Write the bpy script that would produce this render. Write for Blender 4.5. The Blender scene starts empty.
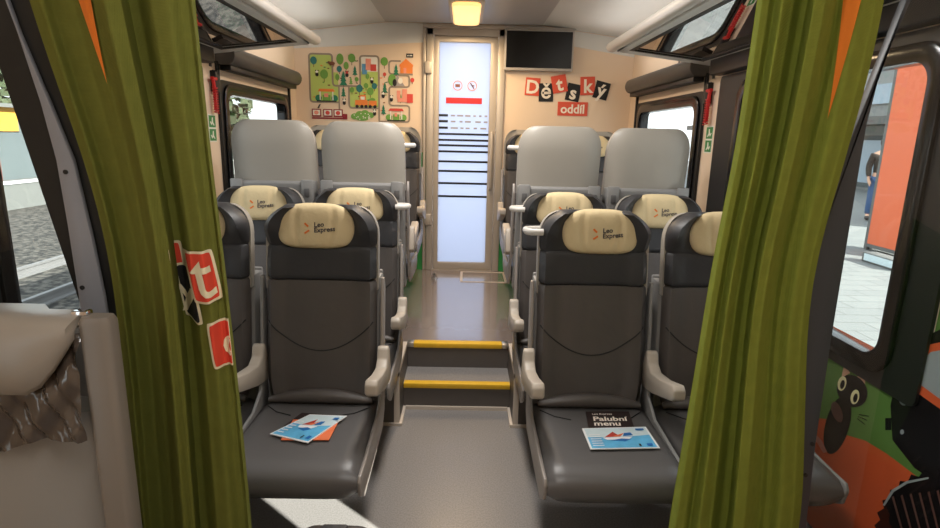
import bpy, bmesh, math, random
from mathutils import Vector, Matrix
random.seed(7)
SC = bpy.context.scene
COL = SC.collection
PI = math.pi

# ------------------------------------------------------------------ camera model
CX, CZ, F = 0.018, 1.5, 567.75
YAW, PIT, ROL = .0134, .2199, .023

def ray(u, v):
    a, b = u - 470, v - 264
    c, s = math.cos(ROL), math.sin(ROL)
    x = (a * c + b * s) / F
    y = -(-a * s + b * c) / F
    cp, sp = math.cos(PIT), math.sin(PIT)
    fw = cp + y * sp
    up = -sp + y * cp
    cy, sy = math.cos(YAW), math.sin(YAW)
    return (x * cy + fw * sy, -x * sy + fw * cy, up)

def atX(u, v, X):
    r = ray(u, v); t = (X - CX) / r[0]
    return (r[1] * t, CZ + r[2] * t)

def atY(u, v, Y):
    r = ray(u, v); t = Y / r[1]
    return (CX + r[0] * t, CZ + r[2] * t)

def atZ(u, v, Z):
    r = ray(u, v); t = (Z - CZ) / r[2]
    return (CX + r[0] * t, r[1] * t)

# ------------------------------------------------------------------ materials
def srgb(r, g, b):
    def f(c):
        c /= 255.0
        return c / 12.92 if c <= .04045 else ((c + .055) / 1.055) ** 2.4
    return (f(r), f(g), f(b), 1)

def mat(name, col, rough=.5, metal=0, var=0, vscale=8, bump=0, bscale=60, spec=.5, trans=0, alpha=1, emit=None, estr=0, sheen=0, coat=0):
    m = bpy.data.materials.new(name)
    m.use_nodes = True
    nt = m.node_tree
    b = nt.nodes['Principled BSDF']
    b.inputs['Base Color'].default_value = col
    b.inputs['Roughness'].default_value = rough
    b.inputs['Metallic'].default_value = metal
    b.inputs['Specular IOR Level'].default_value = spec
    b.inputs['Transmission Weight'].default_value = trans
    b.inputs['Alpha'].default_value = alpha
    b.inputs['Sheen Weight'].default_value = sheen
    b.inputs['Coat Weight'].default_value = coat
    if emit:
        b.inputs['Emission Color'].default_value = emit
        b.inputs['Emission Strength'].default_value = estr
    tc = nt.nodes.new('ShaderNodeTexCoord')
    if var > 0:
        n = nt.nodes.new('ShaderNodeTexNoise')
        n.inputs['Scale'].default_value = vscale
        n.inputs['Detail'].default_value = 4
        nt.links.new(tc.outputs['Object'], n.inputs['Vector'])
        mx = nt.nodes.new('ShaderNodeMix'); mx.data_type = 'RGBA'
        mx.inputs[6].default_value = tuple(max(0, c * (1 - var)) for c in col[:3]) + (1,)
        mx.inputs[7].default_value = tuple(min(1, c * (1 + var)) for c in col[:3]) + (1,)
        nt.links.new(n.outputs['Fac'], mx.inputs[0])
        nt.links.new(mx.outputs[2], b.inputs['Base Color'])
    if bump > 0:
        n2 = nt.nodes.new('ShaderNodeTexNoise')
        n2.inputs['Scale'].default_value = bscale
        n2.inputs['Detail'].default_value = 3
        nt.links.new(tc.outputs['Object'], n2.inputs['Vector'])
        bp = nt.nodes.new('ShaderNodeBump')
        bp.inputs['Strength'].default_value = bump
        bp.inputs['Distance'].default_value = .01
        nt.links.new(n2.outputs['Fac'], bp.inputs['Height'])
        nt.links.new(bp.outputs['Normal'], b.inputs['Normal'])
    return m

def glass_mat(name, tint, refl=.08, rough=.02):
    m = bpy.data.materials.new(name); m.use_nodes = True
    nt = m.node_tree; nt.nodes.clear()
    o = nt.nodes.new('ShaderNodeOutputMaterial')
    t = nt.nodes.new('ShaderNodeBsdfTransparent'); t.inputs[0].default_value = tint
    g = nt.nodes.new('ShaderNodeBsdfGlossy'); g.inputs['Roughness'].default_value = rough
    fr = nt.nodes.new('ShaderNodeFresnel'); fr.inputs['IOR'].default_value = 1.45
    ad = nt.nodes.new('ShaderNodeMath'); ad.operation = 'MULTIPLY_ADD'
    ad.inputs[1].default_value = .9; ad.inputs[2].default_value = refl
    ad.use_clamp = True
    mx = nt.nodes.new('ShaderNodeMixShader')
    ge = nt.nodes.new('ShaderNodeNewGeometry'); iv = nt.nodes.new('ShaderNodeMath'); iv.operation = 'SUBTRACT'
    iv.inputs[0].default_value = 1; nt.links.new(ge.outputs['Backfacing'], iv.inputs[1])
    ml = nt.nodes.new('ShaderNodeMath'); ml.operation = 'MULTIPLY'
    nt.links.new(fr.outputs[0], ad.inputs[0]); nt.links.new(ad.outputs[0], ml.inputs[0]); nt.links.new(iv.outputs[0], ml.inputs[1])
    nt.links.new(ml.outputs[0], mx.inputs[0])
    nt.links.new(t.outputs[0], mx.inputs[1]); nt.links.new(g.outputs[0], mx.inputs[2])
    nt.links.new(mx.outputs[0], o.inputs[0])
    return m

def frosted_mat(name, col):
    m = bpy.data.materials.new(name); m.use_nodes = True
    nt = m.node_tree; nt.nodes.clear()
    o = nt.nodes.new('ShaderNodeOutputMaterial')
    t = nt.nodes.new('ShaderNodeBsdfTranslucent'); t.inputs[0].default_value = col
    d = nt.nodes.new('ShaderNodeBsdfPrincipled'); d.inputs['Base Color'].default_value = (.8, .85, .95, 1); d.inputs['Roughness'].default_value = .25
    mx = nt.nodes.new('ShaderNodeMixShader'); mx.inputs[0].default_value = .15
    nt.links.new(t.outputs[0], mx.inputs[1]); nt.links.new(d.outputs[0], mx.inputs[2])
    nt.links.new(mx.outputs[0], o.inputs[0])
    return m

def fabric_mat(name, col):
    m = mat(name, col, rough=.95, var=.18, vscale=30, spec=.08)
    nt = m.node_tree; b = nt.nodes['Principled BSDF']
    tc = nt.nodes.new('ShaderNodeTexCoord')
    hs = []
    for d in ('X', 'Z'):
        w = nt.nodes.new('ShaderNodeTexWave'); w.bands_direction = d
        w.inputs['Scale'].default_value = 110; w.inputs['Distortion'].default_value = 1.5
        w.inputs['Detail'].default_value = 1
        nt.links.new(tc.outputs['Object'], w.inputs['Vector']); hs.append(w)
    a = nt.nodes.new('ShaderNodeMath'); a.operation = 'ADD'
    nt.links.new(hs[0].outputs['Fac'], a.inputs[0]); nt.links.new(hs[1].outputs['Fac'], a.inputs[1])
    bp = nt.nodes.new('ShaderNodeBump'); bp.inputs['Strength'].default_value = .35; bp.inputs['Distance'].default_value = .003
    nt.links.new(a.outputs[0], bp.inputs['Height']); nt.links.new(bp.outputs['Normal'], b.inputs['Normal'])
    # a little light passes through the cloth
    tr = nt.nodes.new('ShaderNodeBsdfTranslucent'); tr.inputs[0].default_value = col
    mx = nt.nodes.new('ShaderNodeMixShader'); mx.inputs[0].default_value = .10
    out = nt.nodes['Material Output']
    nt.links.new(b.outputs[0], mx.inputs[1]); nt.links.new(tr.outputs[0], mx.inputs[2]); nt.links.new(mx.outputs[0], out.inputs[0])
    return m

M = {}
M['leather'] = mat('leather_seat', srgb(84, 78, 75), .40, var=.14, vscale=5, bump=.55, bscale=7, spec=.45)
M['leather_dark'] = mat('leather_dark', srgb(56, 55, 57), .45, var=.1, vscale=6, bump=.12, bscale=30, spec=.4)
M['cushion'] = mat('leather_cushion', srgb(90, 87, 86), .4, var=.1, vscale=4, bump=.15, bscale=8, spec=.5)
M['seam'] = mat('seam_black', srgb(22, 21, 21), .7)
M['cover'] = mat('cover_cream', srgb(216, 195, 154), .85, var=.08, vscale=9, bump=.35, bscale=26, spec=.2)
M['logo_text'] = mat('logo_text_grey', srgb(70, 66, 70), .8)
M['logo_orange'] = mat('logo_orange', srgb(228, 120, 48), .8)
M['shell'] = mat('shell_grey', srgb(162, 155, 145), .42, var=.03, bump=.03, bscale=220)
M['shell_low'] = mat('shell_lower_grey', srgb(134, 132, 130), .45, var=.03)
M['latch'] = mat('latch_grey', srgb(92, 90, 90), .4)
M['arm'] = mat('armrest_beige', srgb(176, 164, 150), .45, var=.03)
M['handle'] = mat('handle_white', srgb(205, 200, 194), .35)
M['side'] = mat('side_frame_grey', srgb(148, 140, 134), .4, metal=.2)
M['darkmetal'] = mat('dark_metal', srgb(50, 50, 52), .4, metal=.4)
M['cream'] = mat('wall_cream', srgb(232, 209, 184), .5, var=.03, vscale=3)
M['white'] = mat('ceiling_white', srgb(216, 216, 212), .5, var=.02)
M['ceilgrey'] = mat('ceiling_grey', srgb(168, 168, 168), .4, var=.04, vscale=2)
M['black'] = mat('rubber_black', srgb(26, 25, 25), .45)
M['blackgloss'] = mat('gloss_black', srgb(12, 12, 14), .15)
M['blind'] = mat('blind_grey', srgb(92, 88, 85), .5)
M['frame_grey'] = mat('door_frame_grey', srgb(186, 176, 164), .4, metal=.25, var=.03)
M['rackwhite'] = mat('rack_white', srgb(222, 216, 208), .35)
M['rackgrey'] = mat('rack_grey', srgb(232, 233, 231), .5)
M['metal'] = mat('brushed_metal', srgb(190, 190, 190), .3, metal=.9)
M['yellow'] = mat('yellow_edge', srgb(226, 178, 40), .6, var=.15, vscale=25)
M['riser'] = mat('riser_grey', srgb(88, 82, 78), .5, var=.1, vscale=12)
M['trimlight'] = mat('trim_light', srgb(205, 192, 178), .4)
M['red'] = mat('red_plastic', srgb(198, 34, 34), .4)
M['stickergreen'] = mat('sticker_green', srgb(60, 130, 70), .6)
M['stickerwhite'] = mat('sticker_white', srgb(228, 228, 215), .6)
M['tile_red'] = mat('tile_red', srgb(216, 84, 60), .6)
M['tile_black'] = mat('tile_black', srgb(24, 23, 24), .6)
M['letter'] = mat('letter_white', srgb(240, 230, 215), .6)
M['curtain_l'] = fabric_mat('curtain_cloth_green', srgb(116, 118, 54))
M['curtain_r'] = fabric_mat('curtain_cloth_backlit', srgb(132, 140, 58))  # right curtain: lighter green than the left, backlight put into the colour
M['orange_cloth'] = mat('orange_cloth', srgb(240, 130, 40), .9, bump=.2, bscale=200)
M['print_red'] = mat('print_red', srgb(222, 70, 46), .9)
M['print_black'] = mat('print_black', srgb(26, 24, 24), .9)
M['print_cream'] = mat('print_cream', srgb(236, 224, 190), .9)
M['bin'] = mat('bin_plastic', srgb(150, 141, 130), .3, var=.03)
M['binbody'] = mat('bin_body', srgb(150, 146, 140), .2, var=.03)
M['binpost'] = mat('bin_post', srgb(124, 115, 105), .35, var=.03)
M['chrome'] = mat('chrome', srgb(225, 225, 228), .12, metal=1)
M['postgrey'] = mat('post_grey', srgb(150, 153, 162), .45, metal=.2)
M['postdark'] = mat('post_dark', srgb(58, 62, 70), .4)
M['panelblack'] = mat('panel_black', srgb(20, 20, 19), .5)
M['glass'] = glass_mat('window_glass', (.94, .97, .97, 1), .02)
M['screen_glass'] = glass_mat('screen_glass', (.93, .95, .95, 1), .01)
M['rackglass'] = glass_mat('rack_glass', (.16, .14, .13, 1), .55)
M['frosted'] = frosted_mat('frosted_glass', (.62, .67, .78, 1))
M['lamp'] = mat('lamp_diffuser', srgb(255, 205, 130), .4, emit=srgb(255, 208, 130), estr=1.25)
M['lampframe'] = mat('lamp_frame', srgb(190, 175, 150), .4)
M['tvbezel'] = mat('tv_bezel', srgb(178, 172, 166), .4)
M['paper'] = mat('paper_white', srgb(236, 236, 236), .5)
M['paperblue'] = mat('paper_blue', srgb(98, 178, 220), .4, var=.35, vscale=18)
M['paperblue2'] = mat('paper_deep_blue', srgb(40, 110, 180), .4)
M['paperpale'] = mat('paper_pale', srgb(206, 222, 226), .4, var=.1, vscale=25)
M['paperorange'] = mat('paper_orange', srgb(232, 120, 74), .5)
M['paperred'] = mat('paper_red', srgb(190, 62, 46), .5)
M['menu'] = mat('menu_black', srgb(44, 30, 28), .5)
M['suitcase'] = mat('suitcase_dark', srgb(62, 54, 50), .45, var=.2, vscale=3)
def c(n, r, g, b, rough=.6): M[n] = mat('paint_' + n, srgb(r, g, b), rough)
c('p_lgreen', 186, 208, 112); c('p_green', 112, 164, 74); c('p_dgreen', 34, 122, 92); c('p_road', 150, 136, 122)
c('p_orange', 236, 134, 60); c('p_red', 208, 72, 62); c('p_pink', 232, 150, 130); c('p_teal', 44, 120, 120)
c('p_white', 240, 236, 226); c('p_black', 30, 26, 26); c('p_blue', 90, 150, 190); c('p_brown', 120, 70, 50)
c('p_maroon', 140, 30, 40); c('p_grey', 160, 155, 155)
c('m_green', 92, 128, 62, .25); c('m_orange', 208, 92, 52, .25); c('m_black', 20, 18, 19, .25); c('m_cream', 232, 220, 170, .3)
c('m_tan', 206, 160, 130, .3); c('m_brown', 92, 62, 54, .3); c('m_pink', 196, 120, 104, .3); c('m_grey', 150, 158, 158, .3)
c('m_wgreen', 52, 150, 76, .5)
M['ballast'] = mat('ballast', srgb(62, 58, 53), .95, var=.85, vscale=9)
_nt = M['ballast'].node_tree
for _n in _nt.nodes:
    if _n.type == 'MIX':
        _src = _n.inputs[0].links[0].from_socket
        _r = _nt.nodes.new('ShaderNodeMapRange'); _r.inputs[1].default_value = .42; _r.inputs[2].default_value = .6
        _nt.links.new(_src, _r.inputs[0]); _nt.links.new(_r.outputs[0], _n.inputs[0])
M['rail'] = mat('rail_steel', srgb(110, 108, 108), .5)
M['sleeper'] = mat('sleeper_concrete', srgb(168, 162, 152), .9, var=.15, vscale=5)
M['concrete'] = mat('concrete_pale', srgb(100, 101, 99), .85, var=.08, vscale=2)
M['facade'] = mat('facade_pale', srgb(140, 142, 140), .8, var=.06, vscale=1)
M['facadeglass'] = mat('facade_glass', srgb(160, 176, 188), .15, var=.3, vscale=.6)
M['paneor'] = mat('panel_orange', srgb(224, 104, 60), .45, var=.03, vscale=.8)
M['byellow'] = mat('building_yellow', srgb(190, 140, 50), .8)
M['bgrey'] = mat('building_grey', srgb(82, 90, 92), .8, var=.1, vscale=1)
M['brick'] = mat('building_brick', srgb(120, 60, 46), .8, var=.1)
M['leaf'] = mat('tree_leaf', srgb(58, 68, 46), .9, var=.5, vscale=6)
M['jacket'] = mat('jacket_brown', srgb(52, 44, 38), .9)
M['jeans'] = mat('jeans_blue', srgb(60, 90, 130), .9)
M['skin'] = mat('skin', srgb(214, 168, 140), .6)
M['hair'] = mat('hair_dark', srgb(46, 36, 30), .8)
M['shoe'] = mat('shoe_dark', srgb(40, 36, 36), .6)

# floor: speckled vinyl
def floor_mat():
    m = mat('floor_vinyl', srgb(142, 138, 136), .28, var=.05, vscale=2, spec=.5)
    nt = m.node_tree; b = nt.nodes['Principled BSDF']
    tc = nt.nodes.new('ShaderNodeTexCoord')
    n = nt.nodes.new('ShaderNodeTexNoise'); n.inputs['Scale'].default_value = 160; n.inputs['Detail'].default_value = 2
    nt.links.new(tc.outputs['Object'], n.inputs['Vector'])
    r = nt.nodes.new('ShaderNodeValToRGB')
    r.color_ramp.elements[0].position = .36; r.color_ramp.elements[0].color = srgb(126, 122, 120)
    r.color_ramp.elements[1].position = .62; r.color_ramp.elements[1].color = srgb(144, 140, 138)
    nt.links.new(n.outputs['Fac'], r.inputs[0]); nt.links.new(r.outputs[0], b.inputs['Base Color'])
    n2 = nt.nodes.new('ShaderNodeTexNoise'); n2.inputs['Scale'].default_value = 5
    nt.links.new(tc.outputs['Object'], n2.inputs['Vector'])
    mr = nt.nodes.new('ShaderNodeMapRange'); mr.inputs[3].default_value = .25; mr.inputs[4].default_value = .42
    nt.links.new(n2.outputs['Fac'], mr.inputs[0]); nt.links.new(mr.outputs[0], b.inputs['Roughness'])
    return m
M['floor'] = floor_mat()
def floor_up_mat():
    m = mat('floor_vinyl_raised', srgb(132, 120, 116), .2, var=.06, vscale=90, spec=.6, coat=1)
    nt = m.node_tree; b = nt.nodes['Principled BSDF']
    tc = nt.nodes.new('ShaderNodeTexCoord')
    b.inputs['Coat Roughness'].default_value = .09; b.inputs['Coat IOR'].default_value = 1.8
    n2 = nt.nodes.new('ShaderNodeTexNoise'); n2.inputs['Scale'].default_value = 7
    nt.links.new(tc.outputs['Object'], n2.inputs['Vector'])
    mr = nt.nodes.new('ShaderNodeMapRange'); mr.inputs[3].default_value = .14; mr.inputs[4].default_value = .26
    nt.links.new(n2.outputs['Fac'], mr.inputs[0]); nt.links.new(mr.outputs[0], b.inputs['Roughness'])
    return m
M['floor_up'] = floor_up_mat()

# ceiling strip: fine ribs across
def rib_mat():
    m = mat('ceiling_ribbed', srgb(172, 170, 168), .35)
    nt = m.node_tree; b = nt.nodes['Principled BSDF']
    tc = nt.nodes.new('ShaderNodeTexCoord')
    w = nt.nodes.new('ShaderNodeTexWave'); w.bands_direction = 'Y'; w.inputs['Scale'].default_value = 9
    nt.links.new(tc.outputs['Object'], w.inputs['Vector'])
    bp = nt.nodes.new('ShaderNodeBump'); bp.inputs['Strength'].default_value = .3; bp.inputs['Distance'].default_value = .004
    nt.links.new(w.outputs['Fac'], bp.inputs['Height']); nt.links.new(bp.outputs['Normal'], b.inputs['Normal'])
    return m
M['ribbed'] = rib_mat()

def paving_mat():
    m = mat('platform_paving', srgb(212, 212, 208), .8)
    nt = m.node_tree; b = nt.nodes['Principled BSDF']
    tc = nt.nodes.new('ShaderNodeTexCoord')
    br = nt.nodes.new('ShaderNodeTexBrick')
    br.inputs['Color1'].default_value = srgb(122, 124, 122); br.inputs['Color2'].default_value = srgb(114, 116, 115)
    br.inputs['Mortar'].default_value = srgb(88, 88, 88); br.inputs['Scale'].default_value = .9
    br.inputs['Mortar Size'].default_value = .008
    nt.links.new(tc.outputs['Object'], br.inputs['Vector']); nt.links.new(br.outputs['Color'], b.inputs['Base Color'])
    return m
M['paving'] = paving_mat()

# ------------------------------------------------------------------ mesh builder
class MB:
    def __init__(s): s.v = []; s.f = []; s.m = []
    def add(s, verts, faces, mi=0):
        o = len(s.v); s.v += [tuple(p) for p in verts]
        for f in faces: s.f.append(tuple(i + o for i in f)); s.m.append(mi)
        return s
    def box(s, x0, x1, y0, y1, z0, z1, mi=0):
        v = [(x, y, z) for z in (z0, z1) for y in (y0, y1) for x in (x0, x1)]
        return s.add(v, [(0, 2, 3, 1), (4, 5, 7, 6), (0, 1, 5, 4), (2, 6, 7, 3), (0, 4, 6, 2), (1, 3, 7, 5)], mi)
    def prism(s, pts, fn, d0, d1, mi=0):
        """pts: 2D outline; fn(a,b,d)->xyz; solid from depth d0 to d1"""
        n = len(pts)
        v = [fn(a, b, d0) for a, b in pts] + [fn(a, b, d1) for a, b in pts]
        f = [tuple(range(n)), tuple(range(2 * n - 1, n - 1, -1))]
        f += [(i, i + n, (i + 1) % n + n, (i + 1) % n) for i in range(n)]
        return s.add(v, f, mi)
    def poly(s, pts, mi=0): return s.add(pts, [tuple(range(len(pts)))], mi)
    def loft(s, rings, caps=True, mi=0, closed=True):
        n = len(rings[0]); v = [p for r in rings for p in r]; f = []
        for k in range(len(rings) - 1):
            for i in range(n if closed else n - 1):
                j = (i + 1) % n
                f.append((k * n + i, k * n + j, (k + 1) * n + j, (k + 1) * n + i))
        if caps:
            f.append(tuple(range(n - 1, -1, -1))); L = (len(rings) - 1) * n
            f.append(tuple(range(L, L + n)))
        return s.add(v, f, mi)
    def grid(s, fn, nu, nv, mi=0):
        v = [fn(i / nu, j / nv) for j in range(nv + 1) for i in range(nu + 1)]
        w = nu + 1
        return s.add(v, [(j * w + i, j * w + i + 1, (j + 1) * w + i + 1, (j + 1) * w + i) for j in range(nv) for i in range(nu)], mi)
    def tube(s, path, r, n=10, mi=0, caps=True):
        rings = []; P = [Vector(p) for p in path]
        rr = r if isinstance(r, (list, tuple)) else [r] * len(P)
        up = Vector((0, 0, 1))
        for i, p in enumerate(P):
            t = (P[min(i + 1, len(P) - 1)] - P[max(i - 1, 0)]).normalized()
            a = t.cross(up)
            if a.length < .05: a = t.cross(Vector((1, 0, 0)))
            a.normalize(); b = a.cross(t).normalized()
            rings.append([tuple(p + a * math.cos(2 * PI * k / n) * rr[i] + b * math.sin(2 * PI * k / n) * rr[i]) for k in range(n)])
        return s.loft(rings, caps, mi)
    def sphere(s, c_, r, nu=14, nv=9, mi=0):
        rx, ry, rz = r if isinstance(r, (tuple, list)) else (r, r, r)
        rings = []
        for j in range(1, nv):
            a = PI * j / nv
            rings.append([(c_[0] + rx * math.sin(a) * math.cos(2 * PI * k / nu), c_[1] + ry * math.sin(a) * math.sin(2 * PI * k / nu), c_[2] - rz * math.cos(a)) for k in range(nu)])
        return s.loft(rings, True, mi)
    def build(s, name, mats, parent=None, bevel=0, seg=2, smooth=True, ang=40, loc=None):
        me = bpy.data.meshes.new(name)
        me.from_pydata(s.v, [], s.f)
        if not isinstance(mats, (list, tuple)): mats = [mats]
        for m in mats: me.materials.append(m)
        for p, mi in zip(me.polygons, s.m): p.material_index = mi
        bm = bmesh.new(); bm.from_mesh(me)
        bmesh.ops.recalc_face_normals(bm, faces=bm.faces)
        if bevel:
            es = [e for e in bm.edges if len(e.link_faces) == 2 and e.calc_face_angle(0) > .5]
            bmesh.ops.bevel(bm, geom=es, offset=bevel, offset_type='OFFSET', segments=seg, profile=.5, affect='EDGES', clamp_overlap=True)
        bm.to_mesh(me); bm.free()
        if smooth:
            for p in me.polygons: p.use_smooth = True
            me.set_sharp_from_angle(angle=math.radians(ang))
        o = bpy.data.objects.new(name, me)
        COL.objects.link(o)
        if parent: o.parent = parent
        if loc: o.location = loc
        return o

def tag(o, label=None, cat=None, group=None, kind=None):
    if label: o['label'] = label
    if cat: o['category'] = cat
    if group: o['group'] = group
    if kind: o['kind'] = kind
    return o

def empty(name, loc=(0, 0, 0), rz=0):
    o = bpy.data.objects.new(name, None); o.empty_display_size = .1
    COL.objects.link(o); o.location = loc; o.rotation_euler = (0, 0, rz)
    return o

def thing(name, label, cat, loc=(0, 0, 0), rz=0, group=None):
    return tag(empty(name, loc, rz), label, cat, group)

def struct(o): return tag(o, kind='structure')

def text_mesh(body, size, offset=0.0, align='CENTER'):
    cu = bpy.data.curves.new('txt', 'FONT'); cu.body = body; cu.size = size; cu.offset = offset
    cu.align_x = align; cu.align_y = 'CENTER'; cu.space_line = .8; cu.resolution_u = 3
    ob = bpy.data.objects.new('txt', cu); COL.objects.link(ob)
    dg = bpy.context.evaluated_depsgraph_get()
    me = bpy.data.meshes.new_from_object(ob.evaluated_get(dg))
    v = [tuple(p.co) for p in me.vertices]; f = [tuple(p.vertices) for p in me.polygons]
    bpy.data.objects.remove(ob); bpy.data.curves.remove(cu); bpy.data.meshes.remove(me)
    return v, f

def refine(v, f, L):
    me = bpy.data.meshes.new('t'); me.from_pydata(v, [], f); bm = bmesh.new(); bm.from_mesh(me)
    bmesh.ops.triangulate(bm, faces=bm.faces)
    for _ in range(6):
        es = [e for e in bm.edges if e.calc_length() > L]
        if not es: break
        bmesh.ops.subdivide_edges(bm, edges=es, cuts=1); bmesh.ops.triangulate(bm, faces=bm.faces)
    bm.verts.index_update()
    v2 = [tuple(p.co) for p in bm.verts]; f2 = [tuple(p.index for p in q.verts) for q in bm.faces]
    bm.free(); bpy.data.meshes.remove(me)
    return v2, f2

def text_obj(name, body, size, fn, m, parent, offset=0.0, align='CENTER', fine=0):
    v, f = text_mesh(body, size, offset, align)
    if fine: v, f = refine(v, f, fine)
    return MB().add([fn(p[0], p[1]) for p in v], f).build(name, m, parent, smooth=False)

def copy_tree(o, parent=None):
    cp = o.copy(); COL.objects.link(cp)
    if parent: cp.parent = parent
    for ch in list(o.children): copy_tree(ch, cp)
    return cp

def rrect(x0, x1, y0, y1, r, n=6):
    pts = []
    for cx, cy, a0 in ((x1 - r, y1 - r, 0), (x0 + r, y1 - r, PI / 2), (x0 + r, y0 + r, PI), (x1 - r, y0 + r, 1.5 * PI)):
        for k in range(n + 1):
            a = a0 + PI / 2 * k / n
            pts.append((cx + r * math.cos(a), cy + r * math.sin(a)))
    return pts

def ring_solid(mb, outer, inner, fn, d0, d1, mi=0):
    n = len(outer)
    v = [fn(a, b, d) for d in (d0, d1) for P in (outer, inner) for a, b in P]
    f = []
    for i in range(n):
        j = (i + 1) % n
        f += [(i, j, n + j, n + i), (2 * n + i, 3 * n + i, 3 * n + j, 2 * n + j), (i, 2 * n + i, 2 * n + j, j), (n + i, n + j, 3 * n + j, 3 * n + i)]
    mb.add(v, f, mi)

def sstep(a, b, x):
    t = max(0, min(1, (x - a) / (b - a))); return t * t * (3 - 2 * t)

# ------------------------------------------------------------------ the setting
W = 1.447       # half width of the coach
ZU = .30        # upper floor
YE = 5.106      # end wall
Y0 = -1.0       # open vestibule end behind the camera

struct(MB().box(-W, W, Y0, 2.96, -.08, 0).build('floor', M['floor'], smooth=False))
up = MB().box(-W, W, 3.2, YE + 1.2, -.05, ZU)
up.box(-W, -.31, 2.77, 3.2, -.05, ZU); up.box(.31, W, 2.77, 3.2, -.05, ZU)
struct(up.build('floor', M['floor_up'], smooth=False))
# dark fronts of the raised floor
for s in (-1, 1):
    a, b = sorted((s * .325, s * W))
    struct(MB().box(a, b, 2.758, 2.77, .015, ZU - .01).build('trim_%d' % (1 if s < 0 else 2), M['riser'], smooth=False))
    a, b = sorted((s * .30, s * W))
    struct(MB().box(a, b, 2.745, 2.768, 0, .016).box(*sorted((s * .30, s * .285)), 2.745, 2.95, 0, .016).build('baseboard_%s' % ('left' if s < 0 else 'right'), M['trimlight'], smooth=False))
    a, b = sorted((s * .300, s * .328))
    t = MB().box(a, b, 2.752, 2.775, 0, ZU).box(a, b, 2.752, 3.19, ZU - .02, ZU + .008)
    struct(t.build('trim_%d' % (3 if s < 0 else 4), M['trimlight'], smooth=False))
    struct(MB().box(*sorted((s * .30, s * .311)), 2.776, 3.199, .0, ZU - .021).build('trim_%d' % (5 if s < 0 else 6), M['riser'], smooth=False))
struct(MB().box(-.285, .285, 2.935, 2.949, 0, .02).build('baseboard_center', M['trimlight'], smooth=False))

st = thing('aisle_step', 'dark grey aisle steps with two yellow edges leading to the raised floor', 'step', (0, 2.95, 0))
MB().box(-.299, .299, .0, .249, 0, .142).build('riser', M['riser'], st, smooth=False)
MB().box(-.299, .299, .0, .249, .142, .152).build('tread', M['floor'], st, smooth=False)
MB().box(-.299, .299, .236, .249, .152, .285).build('riser', M['riser'], st, smooth=False)
MB().box(-.297, .297, -.012, .035, .128, .157).build('yellow_edge', M['yellow'], st, bevel=.004)
MB().box(-.262, .262, .226, .285, .276, .305).build('yellow_edge', M['yellow'], st, bevel=.004)
for q in (-1, 1): MB().box(*sorted((q * .299, q * .263)), .228, .285, .278, .304).build('metal_end', M['metal'], st, bevel=.003)

# side walls with openings
def wall_side(s):
    nm = 'left' if s < 0 else 'right'
    x0, x1 = sorted((s * W, s * (W + .07)))
    mb = MB()
    def seg(y0, y1, holes):
        z = -.05
        for a, b in holes:
            mb.box(x0, x1, y0, y1, z, a); z = b
        mb.box(x0, x1, y0, y1, z, 2.345)
    seg(Y0, -.02, [])
    seg(-.02, .414, [(.5, 1.9)]) if s < 0 else (seg(-.02, .08, []), seg(.08, .414, [(.86, 1.5)]))
    seg(.414, 1.62, [])
    seg(1.62, 3.30, [(.70, 1.86)])
    seg(3.30, 3.52, [])
    seg(3.52, 4.85, [(.78, 1.80)])
    seg(4.85, YE + .06, [])
    return struct(mb.build('wall_' + nm, M['cream'], smooth=False))
wall_side(-1); wall_side(1)

# end wall round the door
ew = MB()
ew.box(-W, -.325, YE, YE + .07, ZU, 2.5).box(.345, W, YE, YE + .07, ZU, 2.5).box(-.325, .345, YE, YE + .07, 2.36, 2.5)
struct(ew.build('wall_end', M['cream'], smooth=False))
struct(MB().box(-W, W, Y0 - .07, Y0, 0, 2.41).build('wall_back', M['cream'], smooth=False))
# pale header band that meets the ceiling
hb = MB()
hb.prism([(-W, 2.20), (-.33, 2.275), (-.33, 2.425), (-.66, 2.425), (-W, 2.33)], lambda a, b, d: (a, d, b), YE - .006, YE)
hb.prism([(.93, 2.27), (W, 2.195), (W, 2.33), (.66, 2.425), (.33, 2.425), (.33, 2.27)], lambda a, b, d: (a, d, b), YE - .006, YE)
struct(hb.build('trim_7', M['white'], smooth=False))
# green painted lower band
gb = MB().box(-W, -.327, YE - .005, YE, ZU, 1.36).box(.347, W, YE - .005, YE, ZU, 1.18)
struct(gb.build('trim_8', M['m_wgreen'], smooth=False))

# ceiling
cl = MB()
prof = [(-W - .05, 2.33), (-.66, 2.43), (.66, 2.43), (W + .05, 2.33), (W + .05, 2.55), (-W - .05, 2.55)]
cl.prism(prof, lambda a, b, d: (a, d, b), Y0, YE + .07)
struct(cl.build('ceiling', M['white'], smooth=False))
struct(MB().box(-.66, .64, Y0, 5.02, 2.415, 2.43).build('trim_9', M['ribbed'], smooth=False))

# ------------------------------------------------------------------ windows
def window(n, s, y0, y1, z0, z1, gy0, gy1, gz0, gz1):
    w = struct(empty('window_%d' % n, (s * W, (y0 + y1) / 2, z0)))
    cy = (y0 + y1) / 2
    fn = lambda a, b, d: (s * d, a - cy, b - z0)
    fr = MB()
    ring_solid(fr, rrect(y0, y1, z0, z1, .03), rrect(gy0 - .05, gy1 + .05, gz0 - .05, gz1 + .05, .1), fn, -.012, .07)
    fr.build('frame', M['black'], w, ang=30)
    g = MB()
    ring_solid(g, rrect(gy0 - .06, gy1 + .06, gz0 - .06, gz1 + .06, .1), rrect(gy0, gy1, gz0, gz1, .07), fn, -.026, .05)
    g.build('gasket', M['blackgloss'], w, bevel=.004, ang=30)
    MB().prism(rrect(gy0 - .02, gy1 + .02, gz0 - .02, gz1 + .02, .08), fn, .03, .036).build('pane', M['glass'], w, smooth=False)
    return w
k = 1
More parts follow.
